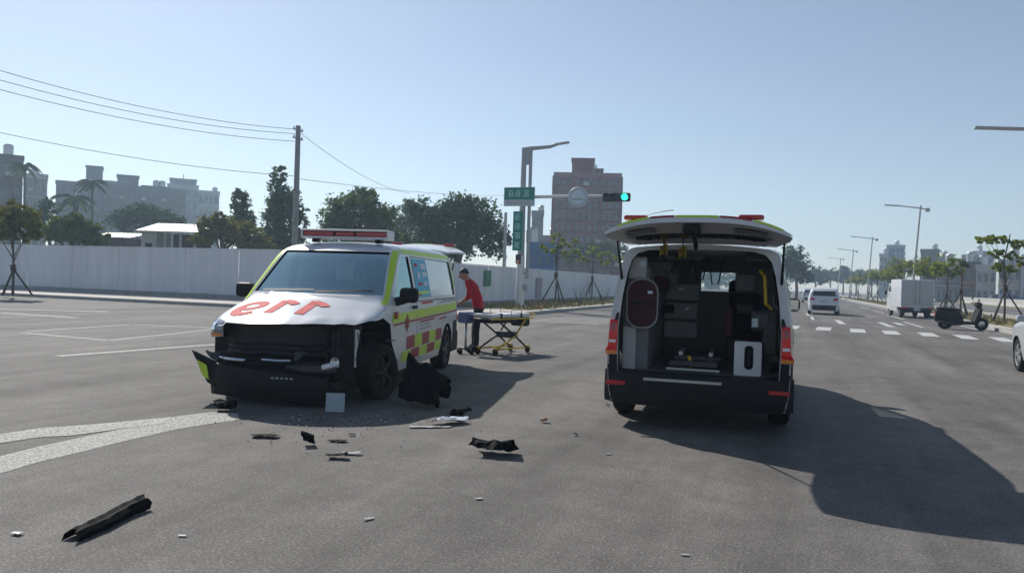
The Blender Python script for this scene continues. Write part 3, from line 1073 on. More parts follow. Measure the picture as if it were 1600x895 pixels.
    for y in (-0.48, 0.48):
        se = MB().bbox((X0 - 2.15, y, 0.88), (0.5, 0.5, 0.16), 'navy_cloth', 0.05).bbox((X0 - 2.42, y, 1.25), (0.16, 0.48, 0.66), 'navy_cloth', 0.06, Matrix.Rotation(R(-8), 3, 'Y')).bbox((X0 - 2.47, y, 1.66), (0.12, 0.26, 0.18), 'navy_cloth', 0.05)
        se.bbox((X0 - 2.15, y, 0.68), (0.36, 0.4, 0.22), 'black_plastic', 0.02)
        se.build('front_seat', root)
    wl = MB()
    pts = [(X0 - 1.66 + 0.06 * math.sin(a) , 0.48 + 0.19 * math.cos(a), 1.22 + 0.17 * math.sin(a)) for a in [2 * math.pi * k / 20 for k in range(21)]]
    wl.tube(pts, 0.016, 'black_plastic', 6, cap=False)
    wl.build('steering_wheel', root)
    # partition with a window onto the cab
    pm = MB()
    pm.box((X0 - 2.72, 0.46, 1.2), (0.04, 0.70, 1.26), 'inner_grey').box((X0 - 2.72, -0.62, 1.2), (0.04, 0.36, 1.26), 'inner_grey').box((X0 - 2.72, -0.165, 0.995), (0.04, 0.55, 0.85), 'inner_grey').box((X0 - 2.72, -0.165, 1.78), (0.04, 0.55, 0.22), 'inner_grey').box((X0 - 2.72, -0.39, 1.545), (0.04, 0.10, 0.25), 'inner_grey')
    pm.build('partition', root)
    # fittings of the patient room
    cab = MB()
    cab.bbox((X0 - 4.1, 0.66, 1.12), (1.9, 0.28, 1.1), 'inner_grey', 0.02).bbox((X0 - 3.6, 0.52, 1.62), (1.4, 0.3, 0.28), 'inner_grey', 0.02)
    cab.build('wall_cabinet', root)
    for k, (y, z, h) in enumerate(((0.42, 1.40, 0.2), (0.42, 1.17, 0.2), (0.42, 0.94, 0.2))):
        MB().bbox((X0 - 3.45, y - 0.12, z), (0.34, 0.40, h), 'drawer_grey', 0.015).build('drawer', root)
    MB().bbox((X0 - 5.06, 0.72, 0.80), (0.05, 0.14, 0.46), 'pale_panel', 0.01).build('cabinet_edge', root)
    MB().bbox((X0 - 5.06, 0.655, 1.655), (0.08, 0.20, 0.24), 'pale_panel', 0.02).build('corner_cover', root)
    st_ = MB().bbox((X0 - 3.3, -0.46, 0.92), (0.5, 0.42, 0.12), 'navy_cloth', 0.04).bbox((X0 - 3.05, -0.46, 1.16), (0.13, 0.40, 0.5), 'navy_cloth', 0.05)
    st_.bbox((X0 - 3.3, -0.40, 0.75), (0.3, 0.3, 0.36), 'dark_metal', 0.02)
    st_.build('attendant_seat', root)
    MB().bbox((X0 - 4.2, 0.05, 0.66), (1.7, 0.5, 0.06), 'dark_metal', 0.01).bbox((X0 - 4.5, 0.2, 0.73), (0.5, 0.05, 0.08), 'steel', 0.01).bbox((X0 - 4.5, -0.12, 0.73), (0.5, 0.05, 0.08), 'steel', 0.01).build('stretcher_rail', root)
    MB().bbox((X0 - 5.03, 0.05, 0.60), (0.03, 0.55, 0.03), 'steel', 0.005).build('threshold', root)
    gh = MB().tube([(X0 - 4.98, -0.60, 1.66), (X0 - 5.0, -0.60, 1.65), (X0 - 5.06, -0.64, 1.60), (X0 - 5.06, -0.66, 1.32), (X0 - 5.0, -0.72, 1.27)], 0.018, 'yellow', 8)
    gh.build('grab_handle', root)
    MB().bbox((X0 - 4.5, -0.72, 1.02), (0.8, 0.16, 0.5), 'dark_metal', 0.03).build('equipment_rack', root)
    MB().tube([(X0 - 4.92, -0.30, 0.98), (X0 - 4.92, -0.30, 1.22), (X0 - 4.92, -0.30, 1.27)], [0.04, 0.04, 0.02], 'maroon', 12).build('oxygen_bottle', root)
    MB().bbox((X0 - 3.8, 0.0, 1.87), (2.2, 0.9, 0.02), 'pale_panel', 0.005).build('ceiling_panel', root)
    kit = random.Random(3)
    for k in range(9):                       # packed equipment along the walls
        sd = 1 if k % 2 else -1
        c_ = (X0 - 3.0 - 0.22 * k, sd * (0.42 + 0.06 * kit.random()), 0.72 + 0.9 * kit.random())
        MB().bbox(c_, (0.14 + 0.1 * kit.random(), 0.12 + 0.1 * kit.random(), 0.10 + 0.12 * kit.random()), kit.choice(['navy_cloth', 'dark_metal', 'drawer_grey', 'maroon']), 0.02).build('equipment_pouch', root)
    for k in range(4):
        y0 = 0.30 - 0.17 * k
        pts = [(X0 - 4.3, y0, 1.84), (X0 - 4.32, y0 + 0.05, 1.66 - 0.05 * k), (X0 - 4.30, y0 + 0.12, 1.60 - 0.03 * k), (X0 - 4.28, y0 + 0.16, 1.80)]
        MB().tube(pts, 0.008, 'black_plastic', 6).build('hanging_hose', root)
    for y, z, w, h_ in ((0.60, 1.70, 0.07, 0.05), (0.30, 1.44, 0.06, 0.03), (0.22, 1.2, 0.05, 0.03), (-0.56, 1.12, 0.06, 0.09), (0.10, 0.66, 0.05, 0.07), (-0.30, 1.10, 0.04, 0.05)):
        MB().box((X0 - (5.105 if y > 0.5 else 4.0 if z < 0.7 else 4.95 if y < 0 else 3.64), y, z), (0.006, w, h_), 'sticker_pale').build('paper_label', root)
    MB().bbox((X0 - 4.75, -0.62, 1.14), (0.3, 0.2, 0.22), 'dark_metal', 0.03).bbox((X0 - 4.91, -0.62, 1.15), (0.012, 0.15, 0.12), 'bldg_glass', 0.004).build('monitor', root)
    MB().bbox((X0 - 4.7, 0.02, 0.70), (0.2, 0.5, 0.05), 'dark_metal', 0.01).tube([(X0 - 4.95, 0.06, 0.62), (X0 - 4.96, 0.10, 0.74)], 0.018, 'yellow', 8).build('stretcher_lock', root)
    if not crashed:                          # an ordinary nose
        for sd in (-1, 1):
            drape(SKIN, quad_rows((sd * 0.55, 0.78), (sd * 0.84, 0.80), (sd * 0.84, 0.94), (sd * 0.55, 0.90), 6, 4), 'lens_clear', 'front', 0.006).build('headlamp', root)
        drape(SKIN, quad_rows((-0.52, 0.72), (0.52, 0.72), (0.52, 0.87), (-0.52, 0.87), 10, 4), 'black_plastic', 'front', 0.006).build('grille', root)
        drape(SKIN, quad_rows((-0.75, 0.34), (0.75, 0.34), (0.75, 0.50), (-0.75, 0.50), 10, 4), 'black_plastic', 'front', 0.006).build('air_intake', root)
    return root, body, bv

_sk = loft([0.02, 0.06, 0.12, 0.2, 0.32, 0.5, 0.7, 0.9, 1.0, 1.08, 1.16, 1.28, 1.42, 1.56, 1.7, 1.8, 1.88, 1.96, 2.06, 2.2, 2.4, 2.7, 3.1, 3.6, 4.1, 4.5, 4.8, 5.0, 5.12, 5.22, 5.28, 5.30], 'white_paint').build('skin')
SKIN = bvh_of(_sk)
bpy.data.objects.remove(_sk)

# ---- the ambulance with its tailgate open at right, seen from behind
AR, arb, arbv = ambulance('ambulance at right seen from behind with raised tailgate and dark equipment room', False)
hd = R(93.3)
AR.rotation_euler = (0, 0, hd)
AR.location = (-0.90 + X0 * math.cos(hd), 7.98 + X0 * math.sin(hd), 0)

# ---- the crashed ambulance
AL, alb, albv = ambulance('crashed white ambulance at left with torn off front and mirrored 119 on bonnet', True)
hd2 = R(-78.02)
AL.rotation_euler = (0, R(0.2), hd2)
AL.location = (-5.83 - 0.15 * math.cos(hd2), 9.40 - 0.15 * math.sin(hd2), 0)

# crash damage
mat('headlamp_glass', (0.16, 0.18, 0.21), 0.1, coat=0.9, spec=0.7, var=0.5, scale=14)
def P_(name, mb_):
    return mb_.build(name, AL)
def crumple(mb_, amp, seed, freq=3.0):
    from mathutils import noise as nz
    mb_.v = [tuple(Vector(p) + nz.noise_vector(Vector(p) * freq + Vector((seed, seed * 2.1, 0))) * amp) for p in mb_.v]
    return mb_
e = MB().box((X0 - 0.46, 0.02, 0.60), (0.05, 1.5, 0.60), 'black_plastic')
for k in range(22):
    e.box((X0 - 0.43, -0.66 + k * 0.06, 0.66), (0.02, 0.012, 0.44), 'dark_metal')
P_('radiator', e)
P_('slam_panel', crumple(MB().grid([[(X0 - 0.30 - 0.02 * i, -0.68 + 0.08 * k, 0.91 - 0.02 * i) for k in range(17)] for i in range(4)], 'black_plastic'), 0.02, 3))
P_('crash_beam', crumple(MB().grid([[(X0 - 0.27 - 0.12 * abs(-1 + k / 8) ** 3 + dx, -0.74 + 1.36 * k / 16, z) for k in range(17)] for dx, z in ((0, 0.36), (0.05, 0.40), (0.05, 0.46), (0, 0.50))], 'dark_metal'), 0.02, 1))
mat('fascia', (0.012, 0.012, 0.014), 0.45, spec=0.35, var=0.4, scale=5, bump=0.15, bscale=8)
rows = [[(X0 - 0.19 - 0.20 * abs(-1 + i / 10) ** 3 - 0.03 * j / 12 + (0.018 if j in (7, 9, 11) else 0.0), -0.74 + 1.26 * i / 20, 0.915 - 0.36 * j / 12 + (0.0)) for i in range(21)] for j in range(13)]
fo = P_('front_fascia', crumple(MB().grid(rows, 'fascia'), 0.022, 77, 3.5))
fo.modifiers.new('thick', 'SOLIDIFY').thickness = 0.008
for k, z in enumerate((0.56, 0.53, 0.50, 0.47)):       # torn grille bars
    rows = [[(X0 - 0.22 - 0.16 * abs(-1 + i / 8) ** 3 + dx, -0.76 + 1.12 * i / 16, z + dz - 0.01 * k) for i in range(17)] for dx, dz in ((0, -0.02), (0.02, 0), (0, 0.02))]
    P_('grille_bar', crumple(MB().grid(rows, 'black_plastic'), 0.022, 5 + k))
for y0, y1, z in ((-0.72, -0.36, 0.515), (-0.16, 0.18, 0.525)):
    n = 9
    rows = [[(X0 - 0.10 - 0.16 * abs(-1 + (y0 + (y1 - y0) * i / n + 0.76) / 0.76) ** 3 + dx, y0 + (y1 - y0) * i / n, z + dz) for i in range(n + 1)] for dx, dz in ((0, -0.014), (0.012, 0), (0, 0.014))]
    P_('chrome_strip', crumple(MB().grid(rows, 'chrome'), 0.012, 9))
rows = []
for i in range(21):                                     # drooping front bumper
    v = i / 20
    y = -0.88 + 1.46 * v
    x = X0 - 0.10 - 0.30 * abs((y + 0.05) / 0.92) ** 3
    dz = -0.10 * v ** 2
    rows.append([(x - 0.10, y, 0.46 + dz), (x - 0.02, y, 0.43 + dz), (x, y, 0.36 + dz), (x - 0.01, y, 0.22 + dz), (x - 0.06, y, 0.09 + dz * 0.6), (x - 0.20, y, 0.09 + dz * 0.6)])
bo = P_('front_bumper', crumple(MB().grid(rows, 'black_plastic'), 0.028, 12))
so = bo.modifiers.new('thick', 'SOLIDIFY'); so.thickness = 0.01
for k in range(5):
    MB().box((X0 - 0.085, -0.02 + 0.055 * k, 0.335), (0.006, 0.032, 0.018), 'pole_grey').build('bumper_lettering', bo)
rows = [[(X0 - 0.26 - 0.06 * u, -0.78 - (0.14 + 0.20 * j / 4) * u, 0.16 + 0.075 * j + 0.13 * u * (0.35 + 0.65 * j / 4)) for u in [i / 6 for i in range(7)]] for j in range(5)]
be = P_('bumper_end', crumple(MB().grid(rows, 'black_plastic'), 0.02, 21))
so = be.modifiers.new('thick', 'SOLIDIFY'); so.thickness = 0.012
rows = [[Vector(p) + Vector((0.035, -0.012, 0.0)) for p in r_[2:6]] for r_ in rows[1:4]]
MB().grid(rows, 'lime').build('reflective_patch', be)
hl = P_('hanging_headlamp', crumple(MB().bbox((X0 - 0.22, 0.60, 0.48), (0.12, 0.17, 0.07), 'lens_clear', 0.02, Matrix.Rotation(R(18), 3, 'X')), 0.035, 31, 9.0))
MB().lathe([(0.05, 0.0), (0.035, -0.03), (0.001, -0.04)], 'chrome', 16, axis='x', c=(X0 - 0.155, 0.665, 0.535)).build('reflector_bowl', hl)
for sd in (-1,):
    drape(SKIN, quad_rows((-0.92, 0.80), (-0.66, 0.80), (-0.66, 0.925), (-0.92, 0.955), 6, 4), 'headlamp_glass', 'front', 0.006).build('headlamp', AL)
    drape(SKIN, quad_rows((-0.84, 0.835), (-0.76, 0.835), (-0.76, 0.905), (-0.84, 0.905), 4, 4), 'chrome', 'front', 0.012).build('headlamp_reflector', AL)
    drape(SKIN, quad_rows((-0.90, 0.765), (-0.66, 0.765), (-0.66, 0.795), (-0.90, 0.795), 6, 1), 'lens_amber', 'front', 0.007).build('side_marker', AL)
# inner wing, strut and loose ducting on the torn side
P_('inner_wing', crumple(MB().grid([[(X0 - 0.45 - 0.09 * i, 0.60 - 0.02 * j, 0.20 + 0.10 * j) for i in range(9)] for j in range(8)], 'black_plastic'), 0.05, 41))
P_('suspension_strut', MB().tube([(X0 - 1.02, 0.66, 0.30), (X0 - 1.0, 0.62, 0.88)], [0.055, 0.05], 'dark_metal', 10))
P_('torn_wing_edge', crumple(MB().grid([[(X0 - 0.50 - 0.035 * i, 0.72 + 0.03 * i, 0.44 + 0.055 * j - 0.01 * i) for i in range(3)] for j in range(9)], 'pole_white'), 0.03, 44))
for k in range(5):
    a = Vector((X0 - 0.40 - 0.12 * k, 0.45 + 0.09 * k, 0.82 - 0.03 * k))
    pts = [a, a + Vector((0.06, 0.05, -0.15)), a + Vector((-0.02, 0.02, -0.30)), a + Vector((0.05, 0.06, -0.42 - 0.03 * k))]
    P_('loose_hose', MB().tube(pts, 0.014 + 0.004 * (k % 3), 'black_plastic', 6))
rows = [[(X0 - 1.0 + 0.44 * math.cos(a), 0.70 + 0.07 * j, 0.36 + 0.44 * math.sin(a)) for a in [R(15 + 12 * i) for i in range(13)]] for j in range(4)]
ln = P_('wheel_arch_liner', crumple(MB().grid(rows, 'black_plastic'), 0.05, 47))

for k in range(11):                          # ragged plastic shreds round the torn corner
    rr_ = random.Random(100 + k)
    a = Vector((X0 - 0.25 - rr_.random() * 1.0, 0.55 + 0.40 * rr_.random(), 0.18 + 0.68 * rr_.random()))
    l_ = 0.10 + 0.16 * rr_.random()
    d1 = Vector((rr_.uniform(-1, 1), rr_.uniform(-.3, 1), rr_.uniform(-1, .4))).normalized() * l_
    d2 = Vector((rr_.uniform(-1, 1), rr_.uniform(-1, 1), rr_.uniform(-1, 1))).normalized() * l_ * 0.4
    o = P_('torn_shred', crumple(MB().grid([[a + d1 * (i / 4) + d2 * (j / 2) * (1 - i / 5) for i in range(5)] for j in range(3)], 'black_plastic' if k % 4 else 'dark_metal', smooth=False), 0.03, k, 12))
    o.modifiers.new('thick', 'SOLIDIFY').thickness = 0.006
for k in range(9):
    rr_ = random.Random(200 + k)
    a = Vector((X0 - 0.20 - 0.1 * rr_.random(), -0.7 + 1.3 * k / 9, 0.50 + 0.36 * rr_.random()))
    d1 = Vector((0.05 * rr_.uniform(-1, 1), rr_.uniform(-.22, .22), rr_.uniform(-.2, .05)))
    d2 = Vector((0.04, rr_.uniform(-.03, .03), rr_.uniform(-.10, -.04)))
    P_('torn_shred', crumple(MB().grid([[a + d1 * (i / 4) + d2 * (j / 2) * (1 - i / 5) for i in range(5)] for j in range(3)], 'black_plastic' if k % 3 else 'dark_metal', smooth=False), 0.02, k, 12)).modifiers.new('thick', 'SOLIDIFY').thickness = 0.005
# mirrored 119 on the bonnet
ring_ = [(0.55 + 0.36 * math.cos(a), 0.70 + 0.26 * math.sin(a)) for a in [2 * math.pi * k / 22 for k in range(23)]]
nine = [ring_, [(0.19, 0.70), (0.20, 0.45), (0.30, 0.20), (0.50, 0.06), (0.72, 0.05), (0.92, 0.13)]]
one = [[(0.36, 0.0), (0.36, 0.5), (0.36, 1.06)], [(0.34, 0.98), (0.62, 0.90), (0.92, 0.72)]]
for gl, y0, w in ((nine, -0.78, 0.38), (one, -0.34, 0.33), (one, 0.03, 0.33)):
    dg_ = MB()
    for si, stroke in enumerate(gl):
        pts = [(X0 - (0.34 + 0.50 * v), y0 + w * u) for u, v in stroke]
        q = drape(albv, strip_rows(pts, 0.115, 0.03), 'text_red', 'top', 0.006 + 0.002 * si)
        dg_.add(q.v, q.f, 'text_red', True)
    dg_.build('bonnet_digit', AL)
mat('wiper_black', (0.012, 0.012, 0.013), 0.6)
for y0, y1 in ((-0.70, 0.0), (0.02, 0.72)):
    P_('wiper', drape(SKIN, strip_rows([(y0, 1.262), (y1, 1.285)], 0.022, 0.06), 'wiper_black', 'front', 0.02))

# the plate that came off
p = G(523, 644)
pl = tag(MB().bbox((0, 0, 0.105), (0.205, 0.012, 0.205), 'plate_grey', 0.006).build('number_plate'), 'blank grey square plate standing on the road below the crashed bumper', 'plate')
pl.location = p
pl.rotation_euler = (R(-6), 0, R(20))

# ---- things stowed in the right-hand ambulance
def in_right(lx, ly, lz):
    return AR.matrix_basis @ Vector((lx, ly, lz))
AR.matrix_basis = Matrix.Translation(AR.location) @ Matrix.Rotation(hd, 4, 'Z')
mat('strap_yellow', (0.30, 0.22, 0.02), 0.8, var=0.4, scale=20)
bag = thing('medical_bag', 'dark maroon oval bag strapped inside the left of the open ambulance', 'bag', in_right(X0 - 5.08, 0.585, 1.04), hd)
e = MB()
e.prism(roundpoly(0.0, 0.24, 0.155, 0.25, 0.13), -0.06, 0.06, 'maroon', 'x')
e.build('pouch', bag)
e = MB()
o_, i_ = roundpoly(0.0, 0.24, 0.168, 0.264, 0.14), roundpoly(0.0, 0.24, 0.153, 0.248, 0.13)
e.grid([[(-0.075, *q) for q in o_], [(-0.075, *q) for q in i_], [(0.0, *q) for q in i_]], 'drawer_grey', smooth=False, closed=True)
e.build('frame', bag)
MB().box((-0.066, 0.0, 0.24), (0.008, 0.30, 0.03), 'black_plastic').box((-0.067, -0.08, 0.36), (0.008, 0.05, 0.03), 'sticker_pale').build('strap', bag)
sc_ = thing('stair_chair', 'white upright panel with dark slot inside ambulance at right', 'carry chair', in_right(X0 - 5.0, -0.50, 0.575), hd)
e = MB()
o_, i_ = roundpoly(0.0, 0.175, 0.135, 0.175, 0.02), roundpoly(-0.01, 0.185, 0.045, 0.125, 0.04)
e.grid([[(-0.05, *q) for q in o_], [(-0.05, *q) for q in i_], [(0.04, *q) for q in i_], [(0.04, *q) for q in o_]], 'linen', smooth=False, closed=True)
e.grid([[(-0.05, *q) for q in o_], [(0.04, *q) for q in o_]], 'linen', smooth=False, closed=True)
e.build('panel', sc_)
MB().box((0.03, -0.01, 0.185), (0.01, 0.12, 0.27), 'black_plastic').tube([(0.0, -0.01, 0.09), (0.0, -0.01, 0.27)], 0.012, 'dark_metal').build('handle', sc_)
for k, (y, z) in enumerate(((0.36, 1.86), (0.17, 1.84))):
    t = thing('yellow_tag', ['crumpled yellow strap bundle hanging under tailgate, left one', 'crumpled yellow strap bundle hanging under tailgate beside its black centre rod'][k], 'strap', in_right(X0 - 5.32, y, z), hd)
    e = MB()
    for j in range(7):
        a = 0.9 * j
        e.box((0.02 * math.cos(a * 2), 0.035 * math.sin(a), 0.025 * math.cos(a * 1.7) - 0.02), (0.008, 0.022, 0.10 - 0.006 * j), 'strap_yellow', Matrix.Rotation(a, 3, 'Z') @ Matrix.Rotation(0.3 * math.sin(a * 3), 3, 'X'))
    e.tube([(0, 0, 0.05), (0, 0, 0.18)], 0.006, 'black_plastic', 6)
    e.build('webbing', t)
b = MB().bbox((0, 0, 0), (0.10, 0.03, 0.26), 'sticker_pale', 0.01)
# ================================================================== PARAMEDIC
def skin_mesh(name, verts, edges, radii, m, parent, sub=2, root_i=0):
    me = bpy.data.meshes.new(name)
    me.from_pydata([tuple(v) for v in verts], edges, [])
    o = link(name, me)
    sk = o.modifiers.new('skin', 'SKIN')
    sk.use_smooth_shade = True
    lay = me.skin_vertices[0].data if me.skin_vertices else None
    if lay is None:
        bm = bmesh.new(); bm.from_mesh(me); bm.verts.layers.skin.verify(); bm.to_mesh(me); bm.free()
        lay = me.skin_vertices[0].data
    for i, r_ in enumerate(radii):
        lay[i].radius = (r_, r_) if not isinstance(r_, tuple) else r_
        lay[i].use_root = (i == root_i)
    ss = o.modifiers.new('sub', 'SUBSURF')
    ss.levels = ss.render_levels = sub
    dg = bpy.context.evaluated_depsgraph_get()
    me2 = bpy.data.meshes.new_from_object(o.evaluated_get(dg), depsgraph=dg)
    bpy.data.objects.remove(o)
    me2.materials.clear()
    me2.materials.append(M[m])
    for p_ in me2.polygons:
        p_.use_smooth = True
    o = link(name, me2, parent)
    return o

DP = 15.85
base_p = flat(AT(745, 548, DP))
hx = flat(-rt).normalized()                 # the way the paramedic faces (image left)
sx = Vector((-hx.y, hx.x, 0))               # to the paramedic's left
person = thing('person', 'paramedic in red shirt and dark trousers bending over the stretcher', 'person', base_p)
def J(f_, l_, z_):
    return hx * f_ + sx * l_ + Vector((0, 0, z_))
# clothed body: one surface from feet to neck
V = [J(-0.02, 0, 0.92), J(0.03, 0, 1.10), J(0.11, 0, 1.27), J(0.19, 0, 1.41), J(0.285, 0, 1.545),
     J(-0.02, 0.10, 0.88), J(0.03, 0.12, 0.49), J(0.0, 0.13, 0.10), J(0.14, 0.14, 0.04),
     J(-0.02, -0.10, 0.88), J(0.06, -0.12, 0.49), J(0.06, -0.14, 0.10), J(0.21, -0.15, 0.04),
     J(0.17, 0.17, 1.37), J(0.20, 0.23, 1.12), J(0.40, 0.14, 0.955), J(0.17, -0.17, 1.37), J(0.18, -0.23, 1.12), J(0.38, -0.12, 0.95)]
Ed = [(0, 1), (1, 2), (2, 3), (3, 4), (0, 5), (5, 6), (6, 7), (7, 8), (0, 9), (9, 10), (10, 11), (11, 12), (3, 13), (13, 14), (14, 15), (3, 16), (16, 17), (17, 18)]
Rd = [(0.135, 0.125), (0.13, 0.125), (0.14, 0.14), (0.12, 0.12), 0.062, 0.11, 0.08, 0.065, 0.045, 0.11, 0.08, 0.065, 0.045, 0.07, 0.05, 0.034, 0.07, 0.05, 0.034]
body_p = skin_mesh('body', V, Ed, Rd, 'navy_cloth', person, 2, 0)
me = body_p.data                             # colours of the clothes: trousers, shirt, bare forearms, neck
me.materials.append(M['red_cloth'])
me.materials.append(M['skin'])
from mathutils import noise as _nz
for v_ in me.vertices:                       # folds of the cloth
    if v_.co.z < 1.44:
        v_.co += _nz.noise_vector(v_.co * 8.0) * 0.016 + _nz.noise_vector(Vector((v_.co.x * 6, v_.co.y * 6, v_.co.z * 22))) * 0.006
for p_ in me.polygons:
    c = p_.center
    fwd_ = c.dot(hx)
    if c.z > 1.475:
        p_.material_index = 2
    elif c.z > 0.90 and not (c.z < 1.10 and fwd_ > 0.245):
        p_.material_index = 1
    elif fwd_ > 0.24 and c.z > 0.8:
        p_.material_index = 2
# head with face and hair
hc = J(0.315, 0, 1.575)
tiltm = Matrix.Rotation(R(28), 3, sx)        # looking down at the stretcher
e = MB()
rows = []
for i in range(13):
    th = math.pi * i / 12
    row = []
    for k in range(20):
        ph = 2 * math.pi * k / 20
        x, y, z = math.sin(th) * math.cos(ph), math.sin(th) * math.sin(ph), math.cos(th)
        q = hx * (x * 0.098) + sx * (y * 0.077) + Vector((0, 0, z * 0.118))
        if z < 0: q = q + hx * 0.02 * (-z) - sx * (y * 0.02 * -z)
        row.append(hc + tiltm @ q)
    rows.append(row)
e.grid(rows, 'skin', closed=True)
def face(f_, l_, z_): return hc + tiltm @ (hx * f_ + sx * l_ + Vector((0, 0, z_)))
e.tube([face(0.095, 0, 0.02), face(0.118, 0, -0.022), face(0.095, 0, -0.03)], [0.009, 0.014, 0.008], 'skin', 8)
for s_ in (-1, 1):
    e.tube([face(0.0, s_ * 0.078, 0.025), face(-0.012, s_ * 0.088, 0.0), face(-0.004, s_ * 0.078, -0.03)], [0.008, 0.014, 0.008], 'skin', 8)
hd_ = e.build('head', person)
e = MB()
for s_ in (-1, 1):
    e.tube([face(0.088, s_ * 0.022, 0.012), face(0.088, s_ * 0.042, 0.012)], 0.007, 'hair', 6)
e.build('eyes', hd_)
MB().tube([face(0.094, -0.022, -0.062), face(0.10, 0, -0.06), face(0.094, 0.022, -0.062)], 0.005, 'livery_red', 6).build('mouth', hd_)
e = MB()
rows = []
for i in range(9):
    th = R(82) * i / 8
    rows.append([hc + tiltm @ (Matrix.Rotation(R(-32), 3, sx) @ (hx * (math.sin(th) * math.cos(2 * math.pi * k / 20) * 0.108) + sx * (math.sin(th) * math.sin(2 * math.pi * k / 20) * 0.088) + Vector((0, 0, math.cos(th) * 0.130)))) for k in range(20)])
e.grid(rows, 'hair', closed=True)
e.build('hair', hd_)
# hands in blue gloves: palm and five bent fingers
for s_ in (-1, 1):
    w0 = J(0.40, 0.14, 0.955) if s_ > 0 else J(0.38, -0.12, 0.95)
    dirh = (hx * 0.9 + Vector((0, 0, -0.42))).normalized()
    lat = sx * -s_
    verts = [w0, w0 + dirh * 0.05, w0 + dirh * 0.10]
    ed, rad = [(0, 1), (1, 2)], [0.03, 0.036, 0.034]
    for fi, (o_, ln_) in enumerate(((-0.028, 0.07), (-0.009, 0.08), (0.010, 0.075), (0.028, 0.06))):
        b0 = len(verts)
        verts += [w0 + dirh * 0.11 + sx * o_, w0 + dirh * (0.11 + ln_ * 0.5) + sx * o_, w0 + dirh * (0.11 + ln_ * 0.8) + sx * o_ + Vector((0, 0, -0.03))]
        ed += [(2, b0), (b0, b0 + 1), (b0 + 1, b0 + 2)]
        rad += [0.010, 0.009, 0.008]
    b0 = len(verts)
    verts += [w0 + dirh * 0.05 + lat * 0.04, w0 + dirh * 0.085 + lat * 0.06 + Vector((0, 0, -0.015))]
    ed += [(1, b0), (b0, b0 + 1)]
    rad += [0.012, 0.009]
    skin_mesh('hand', verts, ed, rad, 'glove_blue', person, 1, 0)
for s_ in (-1, 1):
    a0 = J(0.0, 0.13, 0.0) if s_ > 0 else J(0.06, -0.14, 0.0)
    MB().bbox(a0 + hx * 0.07 + Vector((0, 0, 0.045)), (0.30, 0.105, 0.09), 'black_plastic', 0.035, Matrix.Rotation(math.atan2(hx.y, hx.x), 3, 'Z')).build('shoe', person)
MB().box(J(-0.105, 0, 1.16), (0.2, 0.01, 0.05), 'yellow', Matrix.Rotation(math.atan2(hx.y, hx.x) + R(90), 3, 'Z')).build('back_print', person)

# ================================================================== STRETCHER
sa, sb = flat(AT(733, 549, 15.35)), flat(AT(815, 551, 15.55))
ax = (sb - sa); SLn = 1.72
ang = math.atan2(ax.y, ax.x) + R(44)
t = thing('stretcher', 'wheeled stretcher with white mattress and yellow folding undercarriage', 'stretcher', (sa + sb) / 2 + Vector((0.1, 0.12, 0)), ang)
H_ = 0.86
t.scale = (0.86, 0.9, 0.9)
MB().bbox((-0.05, 0, H_), (1.55, 0.52, 0.09), 'linen', 0.035).build('mattress', t)
e = MB()
for y in (-0.27, 0.27):
    e.tube([(-0.86, y, H_ - 0.07), (0.84, y, H_ - 0.07)], 0.018, 'yellow', 8)
for x in (-0.86, 0.0, 0.84):
    e.tube([(x, -0.27, H_ - 0.07), (x, 0.27, H_ - 0.07)], 0.016, 'dark_metal', 8)
e.build('bed_frame', t)
for y in (-0.24, 0.24):
    MB().tube([(-0.55, y, H_ - 0.10), (0.15, y, 0.40), (0.62, y, 0.13)], 0.022, 'black_plastic', 8).build('leg', t)
    MB().tube([(0.55, y, H_ - 0.10), (0.15, y, 0.40), (-0.55, y, 0.14)], 0.022, 'yellow' if y < 0 else 'black_plastic', 8).build('leg', t)
    MB().tube([(-0.62, y, 0.13), (0.68, y, 0.13)], 0.02, 'yellow', 8).build('base_rail', t)
    for x in (-0.62, 0.68):
        c = MB().lathe([(0.001, -0.022), (0.06, -0.025), (0.085, -0.02), (0.085, 0.02), (0.06, 0.025), (0.001, 0.022)], 'rubber', 16, c=(x, y, 0.085))
        c.build('caster', t)
        MB().bbox((x, y, 0.145), (0.07, 0.07, 0.07), 'yellow', 0.015).build('caster_fork', t)
    MB().tube([(-0.1, y * 1.2, H_ + 0.02), (-0.1, y * 1.2, H_ + 0.13), (0.30, y * 1.2, H_ + 0.13), (0.30, y * 1.2, H_ + 0.02)], 0.011, 'steel', 6).build('side_rail', t)
MB().bbox((0.16, 0, 0.42), (0.16, 0.5, 0.14), 'dark_metal', 0.02).build('pivot_block', t)
MB().bbox((-0.2, 0, H_ - 0.13), (1.1, 0.44, 0.06), 'navy_cloth', 0.02).build('under_tray', t)
for x in (-0.45, 0.35):
    MB().box((x, 0, H_ + 0.005), (0.06, 0.54, 0.10), 'black_plastic').build('strap', t)
MB().bbox((0.70, 0, H_ - 0.16), (0.24, 0.42, 0.20), 'navy_cloth', 0.05).build('storage_pouch', t)
MB().tube([(0.84, -0.2, H_ - 0.07), (1.02, -0.2, H_ + 0.02), (1.02, 0.2, H_ + 0.02), (0.84, 0.2, H_ - 0.07)], 0.015, 'yellow', 8).build('push_handle', t)
